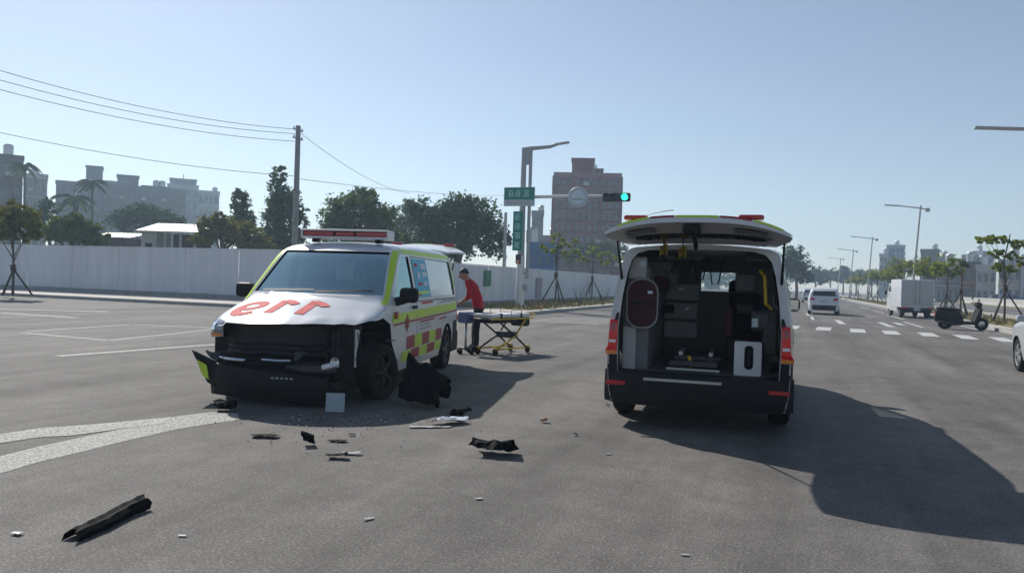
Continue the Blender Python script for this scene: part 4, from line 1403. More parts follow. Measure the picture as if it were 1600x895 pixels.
# monitor trolley next to the van's tail
q = flat(AT(727, 549, 15.2))
t = thing('instrument_trolley', 'small grey blue instrument box on a single wheeled post behind crashed ambulance', 'trolley', q, ang)
MB().bbox((0, 0, 0.72), (0.24, 0.26, 0.22), 'blue_paint', 0.03).build('instrument_box', t)
MB().tube([(0, 0, 0.12), (0, 0, 0.62)], 0.022, 'steel', 8).build('post', t)
MB().tube([(-0.16, 0, 0.11), (0.16, 0, 0.11)], 0.018, 'dark_metal', 8).tube([(0, -0.16, 0.11), (0, 0.16, 0.11)], 0.018, 'dark_metal', 8).build('foot', t)
for x, y in ((-0.16, 0), (0.16, 0), (0, -0.16), (0, 0.16)):
    MB().lathe([(0.001, -0.018), (0.055, -0.018), (0.055, 0.018), (0.001, 0.018)], 'rubber', 12, c=(x, y, 0.055)).build('caster', t)

# ================================================================== DEBRIS ON THE ROAD
def shard(name, label, px, py, L, Wd, H0, m, seed, rz=0.0, cat='debris', curl=0.3, amp=None, m2=None):
    """a torn panel piece: curled, crumpled sheet with thickness and a ragged outline"""
    rr = random.Random(seed)
    nu, nv = 10, 5
    rows = []
    for i in range(nu + 1):
        u = -0.5 + i / nu
        e0, e1 = rr.uniform(-0.18, 0.12), rr.uniform(-0.12, 0.18)
        row = []
        for k in range(nv + 1):
            v = -0.5 + k / nv
            vv = v * (1 + (e1 if v > 0 else -e0)) * (1 - 0.25 * abs(u))
            row.append((u * L * (1 + 0.15 * rr.uniform(-1, 1) * (abs(v) > 0.3)), vv * Wd, H0 * (0.25 + curl * math.cos(v * 3.0 + 0.4) + 0.16 * math.sin(u * 2.5 + seed))))
        rows.append(row)
    mb_ = MB().grid(rows, m)
    if m2:
        mb_.mi = [mb_.mslot(m2) if i % nv < 2 else mb_.mslot(m) for i in range(len(mb_.f))]
    crumple(mb_, amp or min(L, Wd) * 0.11, seed, 16.0)
    mb_.sm = [False] * len(mb_.sm)
    lo = min(v[2] for v in mb_.v)
    mb_.v = [(v[0], v[1], v[2] - lo + 0.004) for v in mb_.v]
    o = mb_.build(name)
    so = o.modifiers.new('thick', 'SOLIDIFY')
    so.thickness = 0.003
    so.offset = 1
    o.location = flat(G(px, py)) + Vector((0, 0, 0.002))
    o.rotation_euler = (0, 0, rz)
    return tag(o, label, cat)

yaw_img = math.atan2(rt.y, rt.x)
pa, pb_ = G(118, 843), G(226, 792)
strip = MB()
rr_ = random.Random(4)
Ls = (pb_ - pa).length
prof_ = [(-0.05, 0.0), (-0.058, 0.035), (-0.035, 0.06), (0.0, 0.052), (0.028, 0.062), (0.055, 0.035), (0.05, 0.0)]
rows = []
for i in range(15):
    u = -0.5 + i / 14
    rows.append([(u * Ls + (rr_.uniform(-0.05, 0.03) if i in (0, 14) else 0), y * (1 + 0.25 * max(0, u)) + 0.008 * math.sin(u * 9), z * (0.8 + 0.35 * (u + 0.5)) + rr_.uniform(-0.004, 0.004)) for y, z in prof_])
strip.grid(rows, 'torn_black', smooth=False)
o = strip.build('bumper_strip')
o.modifiers.new('thick', 'SOLIDIFY').thickness = 0.006
o.location = (pa + pb_) / 2 + Vector((0, 0, 0.006))
o.rotation_euler = (0, 0, math.atan2((pb_ - pa).y, (pb_ - pa).x))
tag(o, 'long black torn bumper strip lying on road at lower left', 'debris')
shard('plastic_piece', 'black folded plastic piece on the open road between both ambulances', 770, 710, 0.36, 0.24, 0.17, 'torn_black', 5, yaw_img - R(12), curl=0.5)
shard('plastic_piece', 'flat black shard below the crashed bumper, leftmost of the small pieces', 415, 683, 0.24, 0.12, 0.03, 'torn_black', 8, yaw_img)
shard('plastic_piece', 'small upright black clip on road between two flat black shards', 480, 696, 0.10, 0.09, 0.10, 'torn_black', 9, yaw_img, curl=0.7)
shard('plastic_piece', 'thin curved black bracket lying above the black and silver fragment', 528, 690, 0.15, 0.09, 0.02, 'torn_black', 11, yaw_img)
shard('lamp_fragment', 'black fragment with silver tail lying on road below the plate', 527, 716, 0.16, 0.10, 0.06, 'torn_black', 12, yaw_img)
shard('lamp_fragment', 'silver lamp sliver touching the small black fragment below the plate', 550, 710, 0.15, 0.06, 0.025, 'lens_clear', 13, yaw_img)
shard('plastic_piece', 'tiny black chip right of the curved black bracket', 550, 681, 0.06, 0.04, 0.03, 'torn_black', 14, yaw_img)
shard('bumper_trim', 'curved silver trim piece on the road under the torn front wing', 705, 662, 0.36, 0.17, 0.08, 'lens_clear', 15, yaw_img + R(35), curl=0.5)
shard('bumper_trim', 'pale flat trim blade lying left of the curved silver trim', 672, 668, 0.42, 0.07, 0.012, 'pole_grey', 16, yaw_img + R(12))
shard('plastic_piece', 'black blade sticking up beside the curved silver trim', 719, 653, 0.26, 0.10, 0.12, 'torn_black', 17, yaw_img + R(55), curl=0.6)
shard('plastic_piece', 'black lump under the torn bumper end at the white road marking', 352, 642, 0.22, 0.14, 0.12, 'torn_black', 18, yaw_img, curl=0.6)
shard('white_fragment', 'white fragment on the road at the lower left corner', 27, 835, 0.06, 0.04, 0.012, 'pole_grey', 20, yaw_img - R(20))
shard('white_fragment', 'pale flake beside the long black bumper strip', 285, 838, 0.04, 0.02, 0.004, 'pole_grey', 21, yaw_img)
shard('white_fragment', 'pale bluish sliver on the road left of bottom centre', 576, 812, 0.07, 0.025, 0.006, 'pole_grey', 22, yaw_img + R(45))
shard('white_fragment', 'white flake on road below the black folded piece', 748, 780, 0.05, 0.03, 0.006, 'pole_grey', 23, yaw_img + R(20))
shard('white_fragment', 'white flake on the road near the bottom edge below right ambulance', 1070, 868, 0.045, 0.02, 0.004, 'pole_grey', 24, yaw_img)
shard('white_fragment', 'small white chip on road left of the right ambulance shadow', 950, 710, 0.04, 0.03, 0.005, 'pole_grey', 25, yaw_img)
shard('plastic_piece', 'dark chip on road left of the right ambulance', 850, 660, 0.07, 0.06, 0.05, 'roof_rust', 26, yaw_img, curl=0.6)
shard('plastic_piece', 'tiny dark chip near the right ambulance rear wheel', 899, 680, 0.04, 0.04, 0.03, 'torn_black', 27, yaw_img)
shard('plastic_piece', 'tiny black chip beside the left rear wheel of the right ambulance', 950, 635, 0.04, 0.04, 0.03, 'torn_black', 28, yaw_img)
# torn liner that hangs and lies beside the front wheel
rows = [[(0.42 * math.cos(a) * (1 - 0.07 * j), -0.30 + 0.07 * j, 0.04 + 0.52 * math.sin(a) * (1 - 0.05 * j)) for a in [R(8 + 7 * i) for i in range(24)]] for j in range(9)]
mb_ = crumple(crumple(MB().grid(rows, 'torn_black'), 0.09, 61, 4.5), 0.05, 63, 13.0)
lo = min(v[2] for v in mb_.v)
mb_.v = [(v[0], v[1], max(0.004, v[2] - max(lo, -0.03))) for v in mb_.v]
o = mb_.build('torn_wing_liner')
so = o.modifiers.new('thick', 'SOLIDIFY'); so.thickness = 0.008
o.location = flat(G(668, 634)) + Vector((0, 0, 0.002))
o.scale = (0.8, 0.8, 1.15)
o.rotation_euler = (0, 0, hd2)
tag(o, 'crumpled black wing liner lying against the crashed ambulance behind its front wheel', 'debris')
sh_r = random.Random(5)
mb_ = MB()                                  # glass crumbs strewn about the crash
for k in range(200):
    px, py = 540 + 95 * sh_r.gauss(0, 1), 645 + 26 * abs(sh_r.gauss(0, 1))
    q = G(px, py)
    s_ = sh_r.uniform(0.002, 0.009)
    mb_.box((q.x, q.y, s_ / 2 + 0.004), (s_, s_ * 1.4, s_), 'black_plastic' if k % 3 else 'linen', Matrix.Rotation(sh_r.random() * 3, 3, 'Z'))
tag(mb_.build('crumbs', fix=False), 'crumbs of broken plastic and glass strewn round the crash', 'debris', kind='stuff')

# ================================================================== OTHER VEHICLES
def car_shell(L, Wd, tab, m, belt=0.95, tum=0.24, z0=0.24):
    st = sorted(set([0.0, 0.04, 0.1, 0.2, 0.35] + [0.6 + 0.2 * k for k in range(int((L - 1.0) / 0.2))] + [L - 0.35, L - 0.25, L - 0.16, L - 0.08, L - 0.03, L]))
    rows = []
    for s in st:
        T = smooth_tab(tab, s)
        e = min(s, L - s)
        w = Wd / 2 * (0.80 + 0.20 * min(1, e / 0.5) ** 0.5)
        pts = []
        zt = T - min(0.10, (T - z0) * 0.3)
        for i in range(9):
            z = z0 + (zt - z0) * i / 8
            k = 1 - tum * max(0, (z - belt) / 0.7) ** 1.15
            if z < 0.4: k *= 0.95 + 0.05 * (z - z0) / max(0.01, 0.4 - z0)
            pts.append((w * k, z))
        yt = pts[-1][0]
        for i in range(1, 5):
            a = math.pi / 2 * i / 4
            pts.append((yt - 0.14 + 0.14 * math.cos(a), zt + (T - 0.02 - zt) * math.sin(a)))
        for i in range(1, 5):
            k = 1 - i / 4
            pts.append(((yt - 0.14) * k, T - 0.02 * k * k))
        bow = 0.12 * max(0, 1 - s / 1.2) - 0.10 * max(0, 1 - (L - s) / 1.0)
        full = pts + [(-y, z) for y, z in pts[-2::-1]]
        rows.append([(L / 2 - s - bow * (y / (Wd / 2)) ** 2, y, z) for y, z in full])
    mb_ = MB()
    mb_.grid(rows, m, closed=True)
    n = len(rows[0])
    mb_.add(rows[0], [tuple(range(n))], m, True)
    mb_.add(rows[-1], [tuple(range(n))[::-1]], m, True)
    return mb_

SUV_T = [(0, 0.62), (0.05, 0.78), (0.25, 0.93), (1.0, 1.04), (1.25, 1.10), (1.95, 1.56), (2.25, 1.65), (3.4, 1.66), (4.0, 1.60), (4.12, 1.54), (4.38, 1.10), (4.46, 0.98), (4.5, 0.62)]
def make_car(label, paint, L=4.5, Wd=1.82, tab=SUV_T, group=None, detail=True):
    root = thing('car', label, 'car', group=group)
    body = car_shell(L, Wd, tab, paint).build('body', root)
    cut = []
    for s in (0.86, L - 0.88):
        for sd in (-1, 1):
            cut.append(MB().lathe([(0.001, sd * 0.60), (0.375, sd * 0.60), (0.375, sd * 1.1), (0.001, sd * 1.1)], 'black_plastic', 28, c=(L / 2 - s, 0, 0.33), smooth=False).build('cutter'))
    bool_diff(body, cut)
    bv = bvh_of(body)
    h = L / 2
    def pch(name, a, b, c, d, m, way, off=0.005, nu=8, nv=4):
        return drape(bv, quad_rows(a, b, c, d, nu, nv), m, way, off).build(name, root)
    k = L / 4.5
    pch('windscreen', (-0.66, 1.14), (0.66, 1.14), (0.56, 1.55), (-0.56, 1.55), 'dark_glass', 'front')
    rw = [q for q in tab if q[0] > L * 0.85 and 1.05 < q[1] < 1.62]
    pch('rear_window', (-0.66, 1.13), (0.66, 1.13), (0.58, 1.50), (-0.58, 1.50), 'dark_glass', 'rear')
    for way in ('left', 'right'):
        pch('side_window', (h - 1.50 * k, 1.04), (h - 2.55 * k, 1.04), (h - 2.50 * k, 1.50), (h - 2.0 * k, 1.48), 'dark_glass', way)
        pch('side_window', (h - 2.62 * k, 1.04), (h - 3.85 * k, 1.06), (h - 3.65 * k, 1.46), (h - 2.58 * k, 1.50), 'dark_glass', way)
        sd = 1 if way == 'left' else -1
        MB().bbox((h - 1.52 * k, sd * 0.99, 1.06), (0.12, 0.18, 0.13), paint, 0.04).build('mirror', root)
    for sd in (-1, 1):
        pch('tail_lamp', (sd * 0.50, 0.86), (sd * 0.80, 0.86), (sd * 0.74, 1.04), (sd * 0.52, 0.97), 'lens_red', 'rear', 0.012, 5, 3)
        pch('headlamp', (sd * 0.42, 0.66), (sd * 0.74, 0.68), (sd * 0.72, 0.80), (sd * 0.42, 0.75), 'lens_clear', 'front', 0.01, 5, 3)
    pch('rear_bumper', (-0.80, 0.28), (0.80, 0.28), (0.78, 0.58), (-0.78, 0.58), 'black_plastic', 'rear', 0.014, 10, 4)
    pch('front_grille', (-0.40, 0.42), (0.40, 0.42), (0.38, 0.68), (-0.38, 0.68), 'black_plastic', 'front', 0.012, 8, 4)
    pch('number_plate', (-0.19, 0.74), (0.19, 0.74), (0.19, 0.88), (-0.19, 0.88), 'sign_white', 'rear', 0.02, 2, 2)
    for s in (0.86, L - 0.88):
        for sd in (-1, 1):
            wheel(root, (h - s, sd * (Wd / 2 - 0.12), 0.33), sd, r=0.33, w=0.20)
    return root

suv = make_car('white sport utility car driving away beyond the zebra crossing', 'white_paint')
p = G(1288, 492)
suv.location = (p.x, p.y + 2.25, 0)
suv.rotation_euler = (0, 0, R(89))

def recolour(root, frm, to):
    for o in root.children:
        if o.type == 'MESH' and any(m_ and m_.name == frm for m_ in o.data.materials):
            o.data = o.data.copy()
            for i, m_ in enumerate(o.data.materials):
                if m_ and m_.name == frm:
                    o.data.materials[i] = M[to]

def place_car(label, paint, loc, rz, group):
    c = copy_tree(suv)
    c['label'] = label
    c['group'] = group
    c.location = loc
    c.rotation_euler = (0, 0, rz)
    if paint != 'white_paint':
        recolour(c, 'white_paint', paint)
    return c
c = place_car('silver car cut off by the right edge of the picture', 'silver_paint', (0, 0, 0), R(90), None)
del c['group']
c.location = (5.10, 17.75 - (2.25 - 0.86), 0)
gr = 'cars far down the road'
for lab, pt, loc, rz in (
        ('white car far down the road just left of the white sport utility car', 'white_paint', (-1.6, 72, 0), R(-90)),
        ('dark car far down the road behind the mirror of right ambulance', 'dark_paint', (-1.2, 98, 0), R(90)),
        ('silver car in the far queue above the white sport utility car', 'silver_paint', (1.9, 96, 0), R(90)),
        ('blue car in the far queue of traffic', 'blue_paint', (2.2, 128, 0), R(90)),
        ('pale far car at the left of the distant queue', 'silver_paint', (-2.6, 135, 0), R(-90))):
    place_car(lab, pt, loc, rz, gr)
gr = 'cars parked beyond the far carriageway at right'
for i, (px, pt, nm) in enumerate(((1523, 'silver_paint', 'silver parked car beyond the far carriageway, left of the white one'), (1541, 'white_paint', 'white parked car beyond the far carriageway, between two silver ones'), (1561, 'silver_paint', 'silver parked car just left of the blue parked car'), (1585, 'blue_paint', 'blue parked car at far right behind the staked tree'), (1502, 'white_paint', 'white parked car leftmost beyond the far carriageway'))):
    d = ray(px, 466)
    X = 31.5
    place_car(nm, pt, (X, d.y * X / d.x, 0.10), R(12 * (i % 3) - 8), gr)

# ---- small box truck at the right kerb
p = G(1428, 497)
tr = thing('box_truck', 'small white box truck with double rear doors parked at the right kerb', 'truck', (p.x + 0.15, p.y, 0), R(96))
# local x forward from the tail
e = MB().bbox((1.30, 0, 1.44), (2.6, 1.78, 1.66), 'white_paint', 0.03)
cargo = e.build('cargo_box', tr)
for y in (-0.44, 0.44):
    d_ = MB().bbox((-0.012, y, 1.46), (0.03, 0.82, 1.50), 'pale_panel', 0.008).build('rear_door', cargo)
    MB().tube([(-0.04, y * 0.28, 0.85), (-0.04, y * 0.28, 2.15)], 0.014, 'steel', 6).build('lock_bar', d_)
MB().bbox((3.35, 0, 1.28), (1.35, 1.62, 0.5), 'white_paint', 0.08).prism([(2.68, 1.5), (3.98, 1.5), (3.70, 2.02), (2.75, 2.05)], -0.76, 0.76, 'white_paint', 'y').bbox((3.4, 0, 0.75), (1.3, 1.62, 0.7), 'white_paint', 0.06).build('cab', tr)
for sd in (-1, 1):
    MB().prism([(2.95, 1.52), (3.80, 1.52), (3.62, 1.94), (2.98, 1.96)], sd * 0.762, sd * 0.768, 'dark_glass', 'y').build('cab_window', tr)
    MB().bbox((3.75, sd * 0.92, 1.45), (0.06, 0.16, 0.24), 'black_plastic', 0.02).build('mirror', tr)
    MB().bbox((0.02, sd * 0.68, 0.60), (0.06, 0.28, 0.11), 'lens_red', 0.015).build('tail_lamp', tr)
    for x in (0.75, 3.35):
        wheel(tr, (x, sd * 0.70, 0.29), sd, r=0.29, w=0.19)
MB().bbox((1.9, 0, 0.55), (3.8, 0.9, 0.14), 'dark_metal', 0.02).bbox((0.06, 0, 0.56), (0.08, 1.7, 0.10), 'black_plastic', 0.02).bbox((1.3, 0, 0.69), (2.5, 1.5, 0.10), 'black_plastic', 0.02).build('chassis', tr)
MB().box((0.004, 0, 0.52), (0.02, 0.34, 0.17), 'sign_white').build('number_plate', tr)
MB().bbox((0.10, 0, 0.46), (0.10, 1.60, 0.30), 'black_plastic', 0.02).build('rear_panel', tr)
for sd in (-1, 1):
    MB().box((0.42, sd * 0.70, 0.34), (0.015, 0.26, 0.42), 'rubber').build('mud_flap', tr)
    MB().bbox((1.9, sd * 0.86, 0.50), (1.9, 0.03, 0.26), 'pale_panel', 0.01).build('side_guard', tr)
    MB().box((3.05, sd * 0.8115, 1.15), (0.012, 0.004, 1.2), 'black_plastic').build('door_seam', tr)

# ---- black scooter
p = G(1503, 515)
sc = thing('scooter', 'black motor scooter parked at the right kerb beside a staked tree', 'scooter', p, yaw_img - R(12))
sc.rotation_euler = (R(6), 0, yaw_img - R(12))
sc.scale = (1.1, 1.25, 1.12)
for nm, x in (('wheel', -0.62), ('wheel', 0.66)):
    w_ = MB().lathe([(0.12, -0.05), (0.20, -0.06), (0.235, -0.03), (0.235, 0.03), (0.20, 0.06), (0.12, 0.05)], 'rubber', 22, c=(x, 0, 0.235)).build(nm, sc)
    MB().lathe([(0.125, -0.03), (0.04, -0.045), (0.001, -0.045)], 'alloy', 18, c=(x, 0, 0.235)).lathe([(0.125, 0.03), (0.04, 0.045), (0.001, 0.045)], 'alloy', 18, c=(x, 0, 0.235)).build('rim', w_)
def oval_loft(stn, m, n=14):
    mb_ = MB()
    rows = [[(x, hw * math.cos(2 * math.pi * k / n), zc + hh * math.sin(2 * math.pi * k / n)) for k in range(n)] for x, zc, hw, hh in stn]
    mb_.grid(rows, m, closed=True)
    mb_.add(rows[0], [tuple(range(n))], m)
    mb_.add(rows[-1], [tuple(range(n))[::-1]], m)
    return mb_
oval_loft([(-0.98, 0.66, 0.05, 0.06), (-0.85, 0.58, 0.18, 0.20), (-0.5, 0.50, 0.22, 0.29), (-0.2, 0.46, 0.20, 0.29), (-0.05, 0.40, 0.15, 0.18), (0.0, 0.34, 0.10, 0.08)], 'black_plastic').build('rear_body', sc)
oval_loft([(-1.0, 0.42, 0.08, 0.10), (-0.8, 0.40, 0.17, 0.20), (-0.4, 0.38, 0.20, 0.24), (-0.05, 0.32, 0.16, 0.16)], 'black_plastic').build('side_cover', sc)
oval_loft([(-0.95, 0.80, 0.08, 0.03), (-0.7, 0.80, 0.15, 0.05), (-0.35, 0.77, 0.15, 0.06), (-0.08, 0.74, 0.08, 0.04)], 'navy_cloth').build('seat', sc)
MB().bbox((0.17, 0, 0.27), (0.45, 0.34, 0.10), 'black_plastic', 0.03).build('floorboard', sc)
MB().grid([[(0.36 + 0.16 * i / 6 * 0.9 + 0.03 * abs(-1 + k / 4) ** 2 * -1, (0.10 + 0.10 * math.sin(math.pi * i / 6)) * (-1 + k / 4), 0.26 + 0.60 * i / 6) for k in range(9)] for i in range(7)], 'black_plastic').build('leg_shield', sc).modifiers.new('thick', 'SOLIDIFY').thickness = -0.14
MB().tube([(0.66, 0, 0.235), (0.58, 0, 0.55), (0.46, 0, 0.92)], [0.035, 0.04, 0.03], 'dark_metal', 8).build('fork', sc)
MB().grid([[(0.66 + 0.27 * math.cos(R(a)), y, 0.235 + 0.27 * math.sin(R(a))) for a in range(20, 161, 14)] for y in (-0.07, 0, 0.07)], 'dark_paint').build('front_fender', sc).modifiers.new('thick', 'SOLIDIFY').thickness = 0.015
MB().tube([(0.38, -0.34, 0.98), (0.46, -0.15, 0.97), (0.47, 0.15, 0.97), (0.38, 0.34, 0.98)], 0.022, 'black_plastic', 8).bbox((0.50, 0, 0.96), (0.20, 0.28, 0.20), 'black_plastic', 0.05).build('handlebar', sc)
for s_ in (-1, 1):
    MB().tube([(0.44, s_ * 0.22, 0.98), (0.40, s_ * 0.28, 1.14)], 0.008, 'black_plastic', 6).bbox((0.40, s_ * 0.29, 1.17), (0.03, 0.13, 0.08), 'black_plastic', 0.02).build('mirror', sc)
MB().bbox((-0.98, 0, 0.56), (0.04, 0.16, 0.07), 'lens_red', 0.012).build('tail_lamp', sc)
MB().tube([(-0.3, 0.10, 0.24), (-0.36, 0.20, 0.01)], 0.014, 'dark_metal', 6).build('side_stand', sc)
MB().tube([(-0.2, -0.16, 0.24), (-0.6, -0.18, 0.26), (-0.9, -0.18, 0.32)], [0.03, 0.05, 0.05], 'dark_metal', 10).build('exhaust', sc)

# ================================================================== POLES, SIGNAL, WIRES
# ---- utility pole behind the left hoarding
UD = 45.0
ub = flat(AT(459, 440, UD))
utop = AT(461, 197, UD).z
up_ = thing('utility_pole', 'tall dark utility pole behind the hoarding at left', 'utility pole', ub)
MB().tube([(0, 0, 0), (0, 0, utop)], [0.20, 0.14], 'concrete_pole', 12).build('shaft', up_)
for z in (utop - 0.25, utop - 0.75):
    MB().box((0, 0, z), (0.08, 0.9, 0.08), 'pole_grey').build('cross_arm', up_)
    for y in (-0.38, 0.38):
        MB().lathe([(0.03, 0.04), (0.055, 0.07), (0.035, 0.11), (0.05, 0.15), (0.001, 0.17)], 'pole_white', 10, axis='z', c=(0, y, z)).build('insulator', up_)
def wire(label, a, b, sag, r_=0.016):
    pts = []
    for i in range(25):
        t_ = i / 24
        q = a.lerp(b, t_)
        pts.append(q - Vector((0, 0, sag * 4 * t_ * (1 - t_))))
    o = MB().tube(pts, r_, 'wire', 5, smooth=True).build('overhead_wire')
    return tag(o, label, 'wire', 'overhead wires')
wire('topmost overhead wire running left from the utility pole', AT(461, 202, UD), AT(-60, 92, 33), 0.5)
wire('second overhead wire from the top left of the utility pole', AT(461, 209, UD), AT(-60, 108, 33), 0.5)
wire('third overhead wire from the top left of the utility pole', AT(461, 221, UD), AT(-60, 124, 33), 0.45)
wire('lowest overhead wire left of the utility pole', AT(459, 275, UD), AT(-60, 194, 36), 0.35)
wire('overhead wire slanting down right from top of the utility pole', AT(463, 203, UD), AT(640, 302, 85), 0.7)
wire('overhead wire passing over the round trees right of utility pole', AT(462, 279, UD), AT(815, 304, 120), 0.5)

# ---- signal pole
SB = Vector((-13.6, 38.4, 0.12))
sd_ = (SB - CP).dot(fwd)
spx = 812
def sp(px, py):                             # a point beside the pole, in the plane that faces the road
    d = ray(px, py)
    k = (SB.y) / d.y
    q = CP + d * k
    return q - SB
sg = thing('signal_pole', 'white signal pole with street lamp arm, green road signs and traffic light', 'signal pole', SB)
zt_ = sp(818, 234).z
zk = sp(812, 400).z
bx = 0.0
MB().tube([(0, 0, 0), (0, 0, zk)], [0.24, 0.20], 'pole_white', 14).tube([(0, 0, 0), (0, 0, 0.06)], [0.36, 0.36], 'pole_white', 12).build('lower_shaft', sg)
MB().tube([(0, 0, zk), (0, 0, zt_)], [0.19, 0.13], 'pole_grey', 12).build('upper_shaft', sg)
MB().tube([(0.38, 0, zk - 1.2), (0.38, 0, zt_)], [0.09, 0.09], 'pole_grey', 10).box((0.19, 0, zt_ - 0.35), (0.5, 0.12, 0.9), 'pole_grey').box((0.19, 0, zk - 0.9), (0.4, 0.1, 0.12), 'pole_grey').build('second_shaft', sg)
la = sp(888, 223)
MB().tube([(-0.1, 0, zt_), (0.35, 0, zt_ + 0.05), (la.x * 0.6, 0, la.z - 0.18), (la.x * 0.75, 0, la.z - 0.08)], [0.12, 0.12, 0.09, 0.07], 'pole_grey', 8).build('lamp_arm', sg)
MB().bbox((la.x * 0.86, 0, la.z - 0.03), (la.x * 0.32, 0.26, 0.10), 'lamp_metal', 0.03, Matrix.Rotation(R(-7), 3, 'Y')).build('lamp_head', sg)
# road-name board
c0, c1 = sp(791, 294), sp(838, 323)
cx, cz, wx, hz = (c0.x + c1.x) / 2, (c0.z + c1.z) / 2, c1.x - c0.x, c0.z - c1.z
gb = MB().bbox((cx, -0.30, cz), (wx, 0.05, hz), 'sign_white', 0.02).build('road_name_board', sg)
MB().box((cx, -0.329, cz + hz * 0.16), (wx - 0.06, 0.008, hz * 0.64), 'sign_green').build('green_field', gb)
def glyph(parent, x, y, z, s, seed, m='sign_letter'):
    """a blurred block character: a few strokes, as little legible as in the photograph"""
    rr = random.Random(seed)
    e = MB()
    for k in range(3):
        e.box((x, y - 0.0006 * k, z + s * (-0.32 + 0.32 * k)), (s * rr.uniform(0.55, 0.85), 0.004, s * 0.11), m)
    e.box((x + s * rr.uniform(-0.15, 0.15), y - 0.003, z), (s * 0.12, 0.004, s * 0.8), m)
    e.box((x + s * rr.choice((-0.3, 0.3)), y - 0.004, z - s * 0.1), (s * 0.11, 0.004, s * 0.55), m)
    e.build('character', parent)
for k in range(3):
    glyph(gb, cx - wx * 0.28 + wx * 0.25 * k, -0.336, cz + hz * 0.17, hz * 0.42, 50 + k)
for k in range(7):
    MB().box((cx - wx * 0.34 + wx * 0.105 * k, -0.328, cz - hz * 0.33), (wx * 0.07, 0.006, hz * 0.12), 'pole_grey').build('small_letter', gb)
# vertical street plate
c0, c1 = sp(805, 331), sp(818, 392)
cx, cz, wx, hz = (c0.x + c1.x) / 2, (c0.z + c1.z) / 2, c1.x - c0.x, c0.z - c1.z
vb = MB().bbox((cx, -0.27, cz), (wx, 0.05, hz), 'sign_green', 0.02).build('street_name_plate', sg)
for k in range(4):
    glyph(vb, cx, -0.30, cz + hz * (0.36 - 0.24 * k), wx * 0.72, 70 + k)
# mast arm with round sign and horizontal signal
ma, me_ = sp(838, 308), sp(985, 309)
MB().tube([(0, -0.1, ma.z), (me_.x, -0.1, me_.z + 0.1)], [0.10, 0.06], 'pole_white', 10).build('mast_arm', sg)
rc = sp(905, 309)
rs = MB().lathe([(0.001, -0.03), (0.52, -0.03), (0.54, 0.0), (0.52, 0.03), (0.001, 0.03)], 'sign_white', 28, c=(rc.x, -0.22, rc.z)).build('round_sign', sg)
MB().lathe([(0.36, -0.036), (0.001, -0.036)], 'sticker_pale', 24, c=(rc.x, -0.22, rc.z)).build('sign_disc', rs)
MB().bbox((rc.x - 0.02, -0.262, rc.z - 0.10), (0.56, 0.008, 0.10), 'pole_grey', 0.003).build('sign_bar', rs)
t0 = sp(945, 309)
hw_ = (me_.x - t0.x) / 2
tl = MB().bbox((t0.x + hw_, -0.22, me_.z), (2 * hw_ + 0.1, 0.22, 0.44), 'signal_black', 0.08).build('traffic_light', sg)
for k in range(3):
    x = t0.x + hw_ * (0.30 + 0.68 * k)
    MB().lathe([(0.17, -0.345), (0.10, -0.36), (0.001, -0.365)], 'signal_green' if k == 2 else 'signal_off', 20, c=(x, 0, me_.z)).build('lens', tl)
    MB().grid([[(x + 0.185 * math.cos(R(a)), y, me_.z + 0.185 * math.sin(R(a))) for a in range(0, 181, 15)] for y in (-0.33, -0.56)], 'signal_black').build('visor', tl)
pb = MB().bbox((-0.05, -0.28, sp(812, 405).z), (0.26, 0.18, 0.5), 'signal_black', 0.04).build('pedestrian_signal', sg)
MB().box((-0.05, -0.376, sp(812, 409).z), (0.16, 0.008, 0.16), 'lens_amber').build('lens', pb)
MB().bbox((0.32, -0.05, 1.0), (0.16, 0.2, 0.34), 'pole_grey', 0.02).build('control_box', sg)
# slim grey pole in the trees left of it
q = flat(AT(787, 440, 62))
o = MB().tube([(0, 0, 0), (0, 0, AT(787, 332, 62).z)], [0.16, 0.12], 'pole_grey', 10).lathe([(0.20, 0.0), (0.20, 0.25), (0.16, 0.3)], 'concrete', 12, axis='z').build('bare_post')
o.location = q
tag(o, 'slim grey post standing before round dark tree left of the signal pole', 'post')
# ---- street lamps of the right verge
def street_lamp(label, X, Y, H0=9.0, reach=2.6, lean=0.055):
    t_ = thing('street_lamp', label, 'street lamp', (X, Y, 0.12), 0, 'street lamps along the right verge')
    L_ = lean
    MB().tube([(0, 0, 0), (L_ * H0 * 0.5, 0, H0 * 0.5), (L_ * H0, 0, H0)], [0.12, 0.09, 0.07], 'lamp_metal', 10).lathe([(0.20, 0.0), (0.20, 0.5), (0.13, 0.55)], 'lamp_metal', 10, axis='z').build('pole', t_)
    MB().tube([(L_ * H0 + 0.5, 0, H0 - 0.35), (L_ * H0, 0, H0 - 0.25), (L_ * H0 - reach * 0.6, 0, H0 - 0.05)], [0.05, 0.06, 0.045], 'lamp_metal', 8).build('arm', t_)
    MB().bbox((L_ * H0 - reach * 0.85, 0, H0), (reach * 0.5, 0.28, 0.10), 'lamp_metal', 0.03, Matrix.Rotation(R(4), 3, 'Y')).build('lamp_head', t_)
    MB().bbox((L_ * H0 + 0.55, 0, H0 - 0.40), (0.34, 0.24, 0.34), 'lamp_metal', 0.05).build('camera_box', t_)
street_lamp('street lamp whose arm alone enters at the upper right edge', 9.9, 34, 7.75, 3.6)
street_lamp('nearest fully visible street lamp above the box truck', 9.7, 75)
street_lamp('second visible street lamp beyond the box truck', 9.7, 118)
street_lamp('third visible street lamp down the right verge', 9.7, 154)
street_lamp('fourth and faintest street lamp down the right verge', 9.7, 194)
lampc = thing('street_lamp', 'distant street lamp arm over the roof of the right ambulance', 'street lamp', flat(AT(1008, 430, 120)), R(-10))
zz = AT(1012, 336, 120).z
MB().tube([(0, 0, 0), (0, 0, zz)], [0.12, 0.08], 'lamp_metal', 8).build('pole', lampc)
